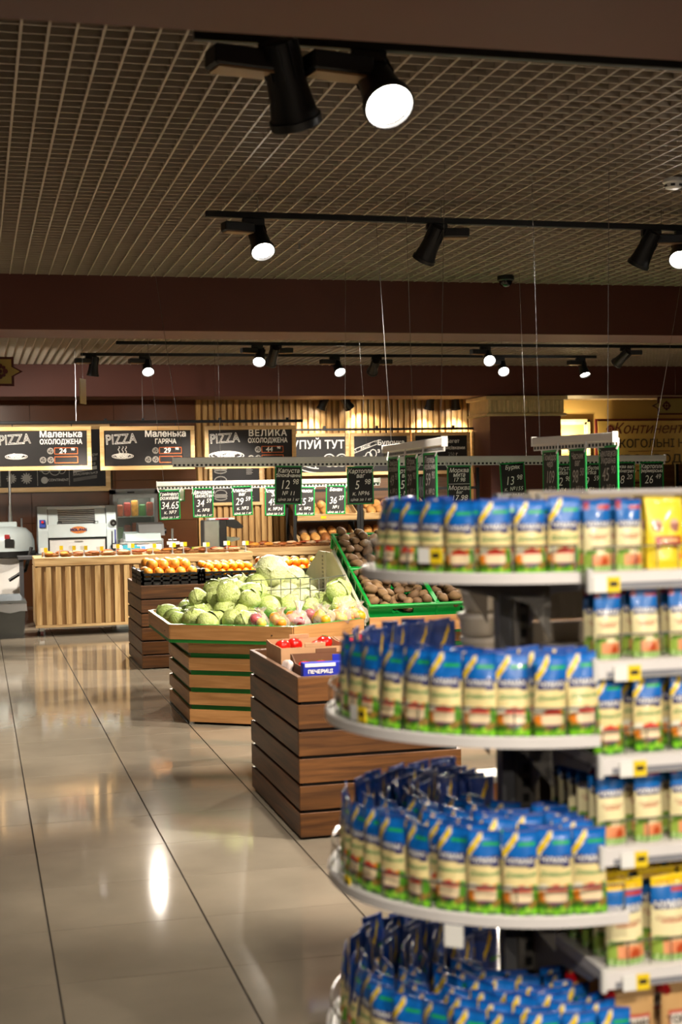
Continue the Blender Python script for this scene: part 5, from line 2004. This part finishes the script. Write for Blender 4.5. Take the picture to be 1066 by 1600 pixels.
def leaves(u, v):
    for k in range(6):
        if in_ell(u, v, .08 + k * .17, .055 + .025 * (k % 2), .085, .045):
            return LIME if k % 2 == 0 else C_('a8dc50')
    return DGR


def print_blue(u, v, front):
    if v > .965:
        return BLU2
    if not front:
        if v > .42:
            d = (v - .62) - (u - .3) * .7
            if abs(d) < .05 and .3 < u < .72:
                return YEL
            if .5 < u < .95 and .55 < v < .60:
                return C_('1a7a4a')
            return C_('0c3c92') if v < .9 else BLU2
        return CRM if v > .2 else C_('b8c08a')
    # yellow diagonal flash with white edges
    if v > .68:
        d = (v - .70) - u * .60
        if abs(d) < .05 and u < .42:
            return YEL
        if abs(d) < .06 and u < .43:
            return WHI
    edge = .715 - .03 * sin(pi * u)
    low = .585 - .05 * max(0, u - .55)
    if v > edge:
        if .46 < u < .96 and .815 < v < .86:
            return GRN
        return BLU if v < .9 else C_('0d70cc')
    if v > low and .06 < u < .94:
        return NAVY
    if v > edge - .05 and not (.06 < u < .94):
        return BLU
    if v < .13 + .025 * sin(u * 14):
        for k in range(5):
            if in_ell(u, v, .12 + k * .19, .06 + .03 * (k % 2), .09, .05):
                return LIME if k % 2 == 0 else C_('9ad63c')
        return DGR
    if in_ell(u, v, .5, .255, .34, .115):
        if v > .30:
            return RED
        if v < .185:
            return PURP
        return C_('f4dcb4')
    if in_ell(u, v, .12, .24, .13, .06):
        return ORG
    if in_ell(u, v, .14, .33, .13, .05):
        return C_('f6eed8')
    if in_ell(u, v, .9, .26, .12, .07):
        return C_('5a9c28')
    if in_ell(u, v, .84, .33, .13, .05):
        return ORG if u < .84 else C_('4e9428')
    if v < .24:
        return C_('a87838') if (u * 9) % 1 > .5 else C_('4a6a22')
    return CRM


def print_red(u, v, front, header=False):
    if header and v > .87:
        return YEL
    if v > .965:
        return BLU2
    if not front:
        return BLU2 if v > .74 else CRM
    if v > .72 - .03 * sin(pi * u):
        if .5 < u < .98 and (.86 if not header else .80) < v < (.91 if not header else .85):
            return C_('b83a3a')
        if u < .2 and v > .86 and not header:
            return C_('a03a50')
        return C_('0d68b8')
    if v > .60 and .06 < u < .94:
        return NAVY
    if v > .67:
        return C_('0d68b8')
    if v < .08:
        return C_('b4d08a') if (u * 7) % 1 > .4 else C_('6fa040')
    if in_ell(u, v, .62, .14, .26, .10):
        return C_('b8481c') if in_ell(u, v, .66, .13, .14, .07) else C_('e28a5a')
    if v < .24:
        return C_('eca070') if u > .2 else C_('9ab84c')
    if in_ell(u, v, .2, .27, .2, .03) or in_ell(u, v, .85, .29, .15, .03):
        return C_('6a9a34')
    if .46 < v < .475 and .2 < u < .8:
        return C_('c0503c')
    return C_('f2e6b4')


def print_yellow(u, v, front):
    if not front:
        return YEL
    if in_ell(u, v, .25, .60, .13, .09) or in_ell(u, v, .72, .60, .13, .09):
        return C_('9a5a4a') if v < .62 else C_('d8a890')
    if .34 < v < .46 and .18 < u < .9:
        return C_('a81c1c') if not (.38 < v < .42 and .3 < u < .8) else C_('e8c080')
    if .28 < v < .34 and (.18 < u < .3 or .6 < u < .7):
        return C_('a81c1c')
    if in_ell(u, v, .8, .18, .08, .05):
        return C_('e07a1c')
    return C_('ecd22a')


def print_kraft(u, v, front):
    if front and .44 < v < .66 and .14 < u < .9:
        if .47 < v < .63 and .18 < u < .86:
            return C_('e6ddd0')
        return C_('c04a3c')
    return C_('caa06a') if v > .04 else C_('a8824e')


FOIL = printed('printed_foil', .36, .2)
FOILR = printed('printed_foil_matt', .4, .2)


def on_pouch(text, size, cx, cv, W, H, shape, mat, sx=1.0, **kw):
    me = text_mesh(text, size, mat, sx=sx, **kw)
    for v in me.vertices:
        x, z = v.co.x + cx, v.co.z + cv * H
        vv = min(max(z / H, 0), 1)
        hw = W / 2 * (1 - .05 * vv - .03 * sin(pi * vv))
        p = shape(max(-.98, min(.98, x / hw)), vv, -1)
        v.co = (p[0], p[1] - .0007, z)
    return me


SCR_G = M('script_green', '1f8a4a', .5)
SCR_R = M('script_red', 'a8402c', .5)
pouches = {}
for s in range(4):
    me, shp = pouch_mesh('pouch', print_blue, FOIL, seed=s)
    pouches['blue', s] = [(me, 'pouch'), (on_pouch('ЧУМАК', .0165, 0, .645, PWD, PH, shp, WHT, bold=.0004, sx=.95), 'logo_print'), (on_pouch('Домашній', .0125, .0, .49, PWD, PH, shp, SCR_G, shear=.3, bold=.0003), 'name_print')]
for s in range(3):
    me, shp = pouch_mesh('pouch', print_red, FOIL, seed=10 + s)
    pouches['red', s] = [(me, 'pouch'), (on_pouch('ЧУМАК', .0165, 0, .655, PWD, PH, shp, WHT, bold=.0006), 'logo_print'), (on_pouch('Оливковий', .0105, .0, .50, PWD, PH, shp, SCR_R, shear=.2), 'name_print')]
H2, W2 = .178, .092
for s in range(2):
    me, shp = pouch_mesh('pouch', lambda u, v, f: print_red(u, v, f, True), FOIL, W=W2, H=H2, D=.05, seed=20 + s)
    pouches['header', s] = [(me, 'pouch'), (on_pouch('ЧУМАК', .021, 0, .655, W2, H2, shp, WHT, bold=.0008), 'logo_print'), (on_pouch('Оливковий', .0135, .0, .50, W2, H2, shp, SCR_R, shear=.2), 'name_print'),
                            (on_pouch('БІЛЬШЕ НА 20%', .009, .0, .915, W2, H2, shp, SCR_R), 'banner_print')]
HY, WY = .165, .10
me, shp = pouch_mesh('pouch', print_yellow, FOILR, W=WY, H=HY, D=.045, seed=30)
pouches['yellow', 0] = [(me, 'pouch')]
HK, WK = .19, .115
me, shp = pouch_mesh('pouch', print_kraft, FOILR, W=WK, H=HK, D=.05, seed=33)
pouches['kraft', 0] = [(me, 'pouch'), (on_pouch('ТОРЧИН', .021, .0, .55, WK, HK, shp, DARKTX, bold=.001), 'logo_print')]
CAPR = MB().cyl((0, 0, 0), (0, 0, .022), .0125, n=12)
for i in range(12):
    a = i * pi / 6
    CAPR.box((.0125 * cos(a), .0125 * sin(a), .011), (.003, .002, .02), rz=a)
CAPR = CAPR.mesh('cap', M('cap_red', 'b80c18', .35))


def pouch(kind, seed, x, y, z, rz, label, group, tilt=0.0, s=1.0, cat='pouch'):
    n = {'blue': 4, 'red': 3, 'header': 2, 'yellow': 1, 'kraft': 1}[kind]
    lst = pouches[kind, seed % n]
    o = link('mayonnaise_pouch' if kind in ('blue', 'red', 'header') else ('snack_pouch' if kind == 'yellow' else 'sauce_pouch'), lst[0][0], None, (x, y, z), (tilt, 0, rz))
    o.scale = (s, s, s)
    tag(o, label, cat, group)
    for me, nm in lst[1:]:
        link(nm, me, o)
    if kind == 'kraft':
        link('cap', CAPR, o, (-WK * .33, 0, HK * .86), (0, RD(-40), 0))
    return o


SHN = ['topmost', 'second', 'third', 'lowest']
rr = random.Random(21)


def ring_of(si, r, a0, a1, n, front, rowname, lean=0.0, s=1.0, drop=0.0):
    z = SH[si][0] - .012
    for i in range(n):
        deg = a0 + (a1 - a0) * i / max(1, n - 1)
        x, y, a = on_arc(r, deg)
        grp = 'blue-topped pouches on the %s round shelf' % SHN[si]
        if front:
            # angles run from the right end (0) to the left and round to the back
            lab = 'blue-topped cream pouch, %s from the right in the outer row of the %s round shelf' % (ORD[i], SHN[si])
        else:
            lab = 'blue-topped pouch in the %s of the %s round shelf' % (rowname, SHN[si])
        if rr.random() < drop:
            continue
        pouch('blue', rr.randrange(4), GX + x + rr.uniform(-.002, .002), GY + y + rr.uniform(-.002, .002), z, a + RD(rr.uniform(-14, 14)), lab, grp,
              tilt=RD(rr.uniform(-6, 4)) + lean, s=s * rr.uniform(.98, 1.02))


# topmost shelf: outer row half way round and one row behind
ring_of(0, .318, 3, 96, 8, True, '', s=.93)
ring_of(0, .272, 8, 92, 6, False, 'second row', s=.93)
ring_of(0, .318, 110, 165, 4, False, 'back row', s=.93)
# second shelf
ring_of(1, .408, 2, 84, 9, True, '')
ring_of(1, .408, 93, 172, 8, False, 'far outer row')
ring_of(1, .362, 4, 84, 8, False, 'second row')
ring_of(1, .362, 96, 170, 7, False, 'far second row')
ring_of(1, .316, 6, 60, 5, False, 'third row')
# third shelf: densely packed
ring_of(2, .408, 1, 84, 9, True, '')
ring_of(2, .408, 93, 172, 8, False, 'far outer row')
for k, (r, n) in enumerate(((.366, 15), (.324, 13), (.282, 11), (.24, 10), (.198, 8), (.156, 6))):
    ring_of(2, r, 2, 166, n, False, ('second row', 'third row', 'fourth row', 'fifth row', 'sixth row', 'innermost row')[k], drop=.05)
# lowest shelf
ring_of(3, .418, -5, 172, 18, True, '')
for k, (r, n) in enumerate(((.374, 16), (.330, 14), (.286, 12), (.242, 10), (.198, 8), (.154, 6))):
    ring_of(3, r, -4, 168, n, False, ('second row', 'third row', 'fourth row', 'fifth row', 'sixth row', 'innermost row')[k], drop=.05)
# two loose labels on outer row of the topmost shelf: one turned pouch shows its yellow side label
# straight shelves
def straight_row(si, kind, xs, depth, dy, label, s=1.0, alt=None):
    z, yf = SS[si]
    for d in range(depth):
        for i, x in enumerate(xs):
            kd = alt[i] if alt else kind
            lab = (label % ORD[i]) if d == 0 else 'pouch standing behind the front row on the %s straight shelf' % ('top', 'second', 'third', 'fourth', 'fifth')[si]
            pouch(kd, rr.randrange(4), GX + x + rr.uniform(-.003, .003), GY - yf + .034 + d * dy, z - .004, RD(rr.uniform(-6, 6)), lab,
                  'pouches on the %s straight shelf' % ('top', 'second', 'third', 'fourth', 'fifth')[si], tilt=RD(rr.uniform(-5, 0)), s=s)


straight_row(0, 'red', [.052, .126], 2, .05, 'red-lettered pouch, %s from the left on the top straight shelf', .86)
straight_row(0, 'yellow', [.215, .315, .415], 2, .05, 'yellow pouch, %s from the left on the top straight shelf', .96)
straight_row(1, 'red', [.062, .152, .242, .332, .42], 2, .05, 'red-lettered pouch, %s from the left on the second straight shelf', .85)
straight_row(2, 'blue', [.055, .145, .235, .325, .415], 3, .05, 'green-lettered pouch, %s from the left on the third straight shelf', .92)
straight_row(3, 'red', [.060, .143, .228, .312, .40], 6, .05, 'red-lettered pouch, %s from the left on the fourth straight shelf', .9)
straight_row(4, 'header', [.085, .19, .295, .40], 5, .06, 'tall yellow-headed pouch, %s from the left on the fifth straight shelf', 1.0)
for i, x in enumerate((.10, .225, .35)):
    for d in range(2):
        pouch('kraft', 0, GX + x - .03 * d, GY - .36 + .12 * d, .426, RD(rr.uniform(-6, 6)),
              ('brown sauce pouch with red cap, %s from the left on the bottom shelf' % ORD[i]) if d == 0 else 'brown sauce pouch with red cap behind the front row', 'red-capped sauce pouches', cat='pouch')

# white tray lid above the top straight shelf
o = MB().span(0, .5, 0, .26, 0, .006, ch=.002).build('acrylic_cover', glassy('cover_clear', (.95, .93, .95), .1, .6), None, loc=(GX + .03, GY - .35, 1.66))
tag(o, 'white glossy cover sheet above the top straight shelf', 'cover')
for k in (0, 1):
    MB().span(k * .49, k * .49 + .006, .27, .30, -.15, .0).build('arm', WHITEP, o)

# salad tubs and cartons on the far side of the unit
TUBM = glassy('tub_clear', (.9, .86, .78), .12, .45)
SAL = M('salad', '8a7a5a', .7, var=.4, scale=40)
for i in range(4):
    z = 1.166 + i * .062
    t = thing('salad_tub', 'clear lidded salad tub, %s in the stack behind the pouches' % ('bottom', 'second', 'third', 'topmost')[i], 'tub', (1.262 + .008 * (i % 2), 3.5, z), 0, 'stacked salad tubs')
    MB().lathe([(.040, 0), (.042, .002), (.049, .048)], 22).build('bowl', TUBM, t, True)
    MB().lathe([(.037, .004), (.045, .038)], 18).build('salad', SAL, t, True)
    MB().lathe([(.053, .046), (.054, .052), (.053, .058), (.044, .06)], 22).build('lid', WHITEP, t, True)
for i in range(3):
    o = MB().box((0, 0, .035), (.06, .09, .07), ch=.003).build('snack_box', M('snack_cream', 'c9b48a', .5), None, loc=(1.342, 3.48, 1.166 + i * .071))
    tag(o, 'cream carton stacked right of the salad tubs, %s' % ('bottom', 'middle', 'top')[i], 'box', 'cream cartons by the tubs')
t = thing('orange_carton', 'orange-brown carton with white lid behind the third round shelf', 'box', (1.302, 3.5, .798))
MB().box((0, 0, .055), (.075, .09, .11), ch=.003).build('box', M('carton_orange', 'b8742c', .6), t)
MB().box((0, 0, .12), (.08, .095, .018), ch=.004).build('lid', WHITEP, t)
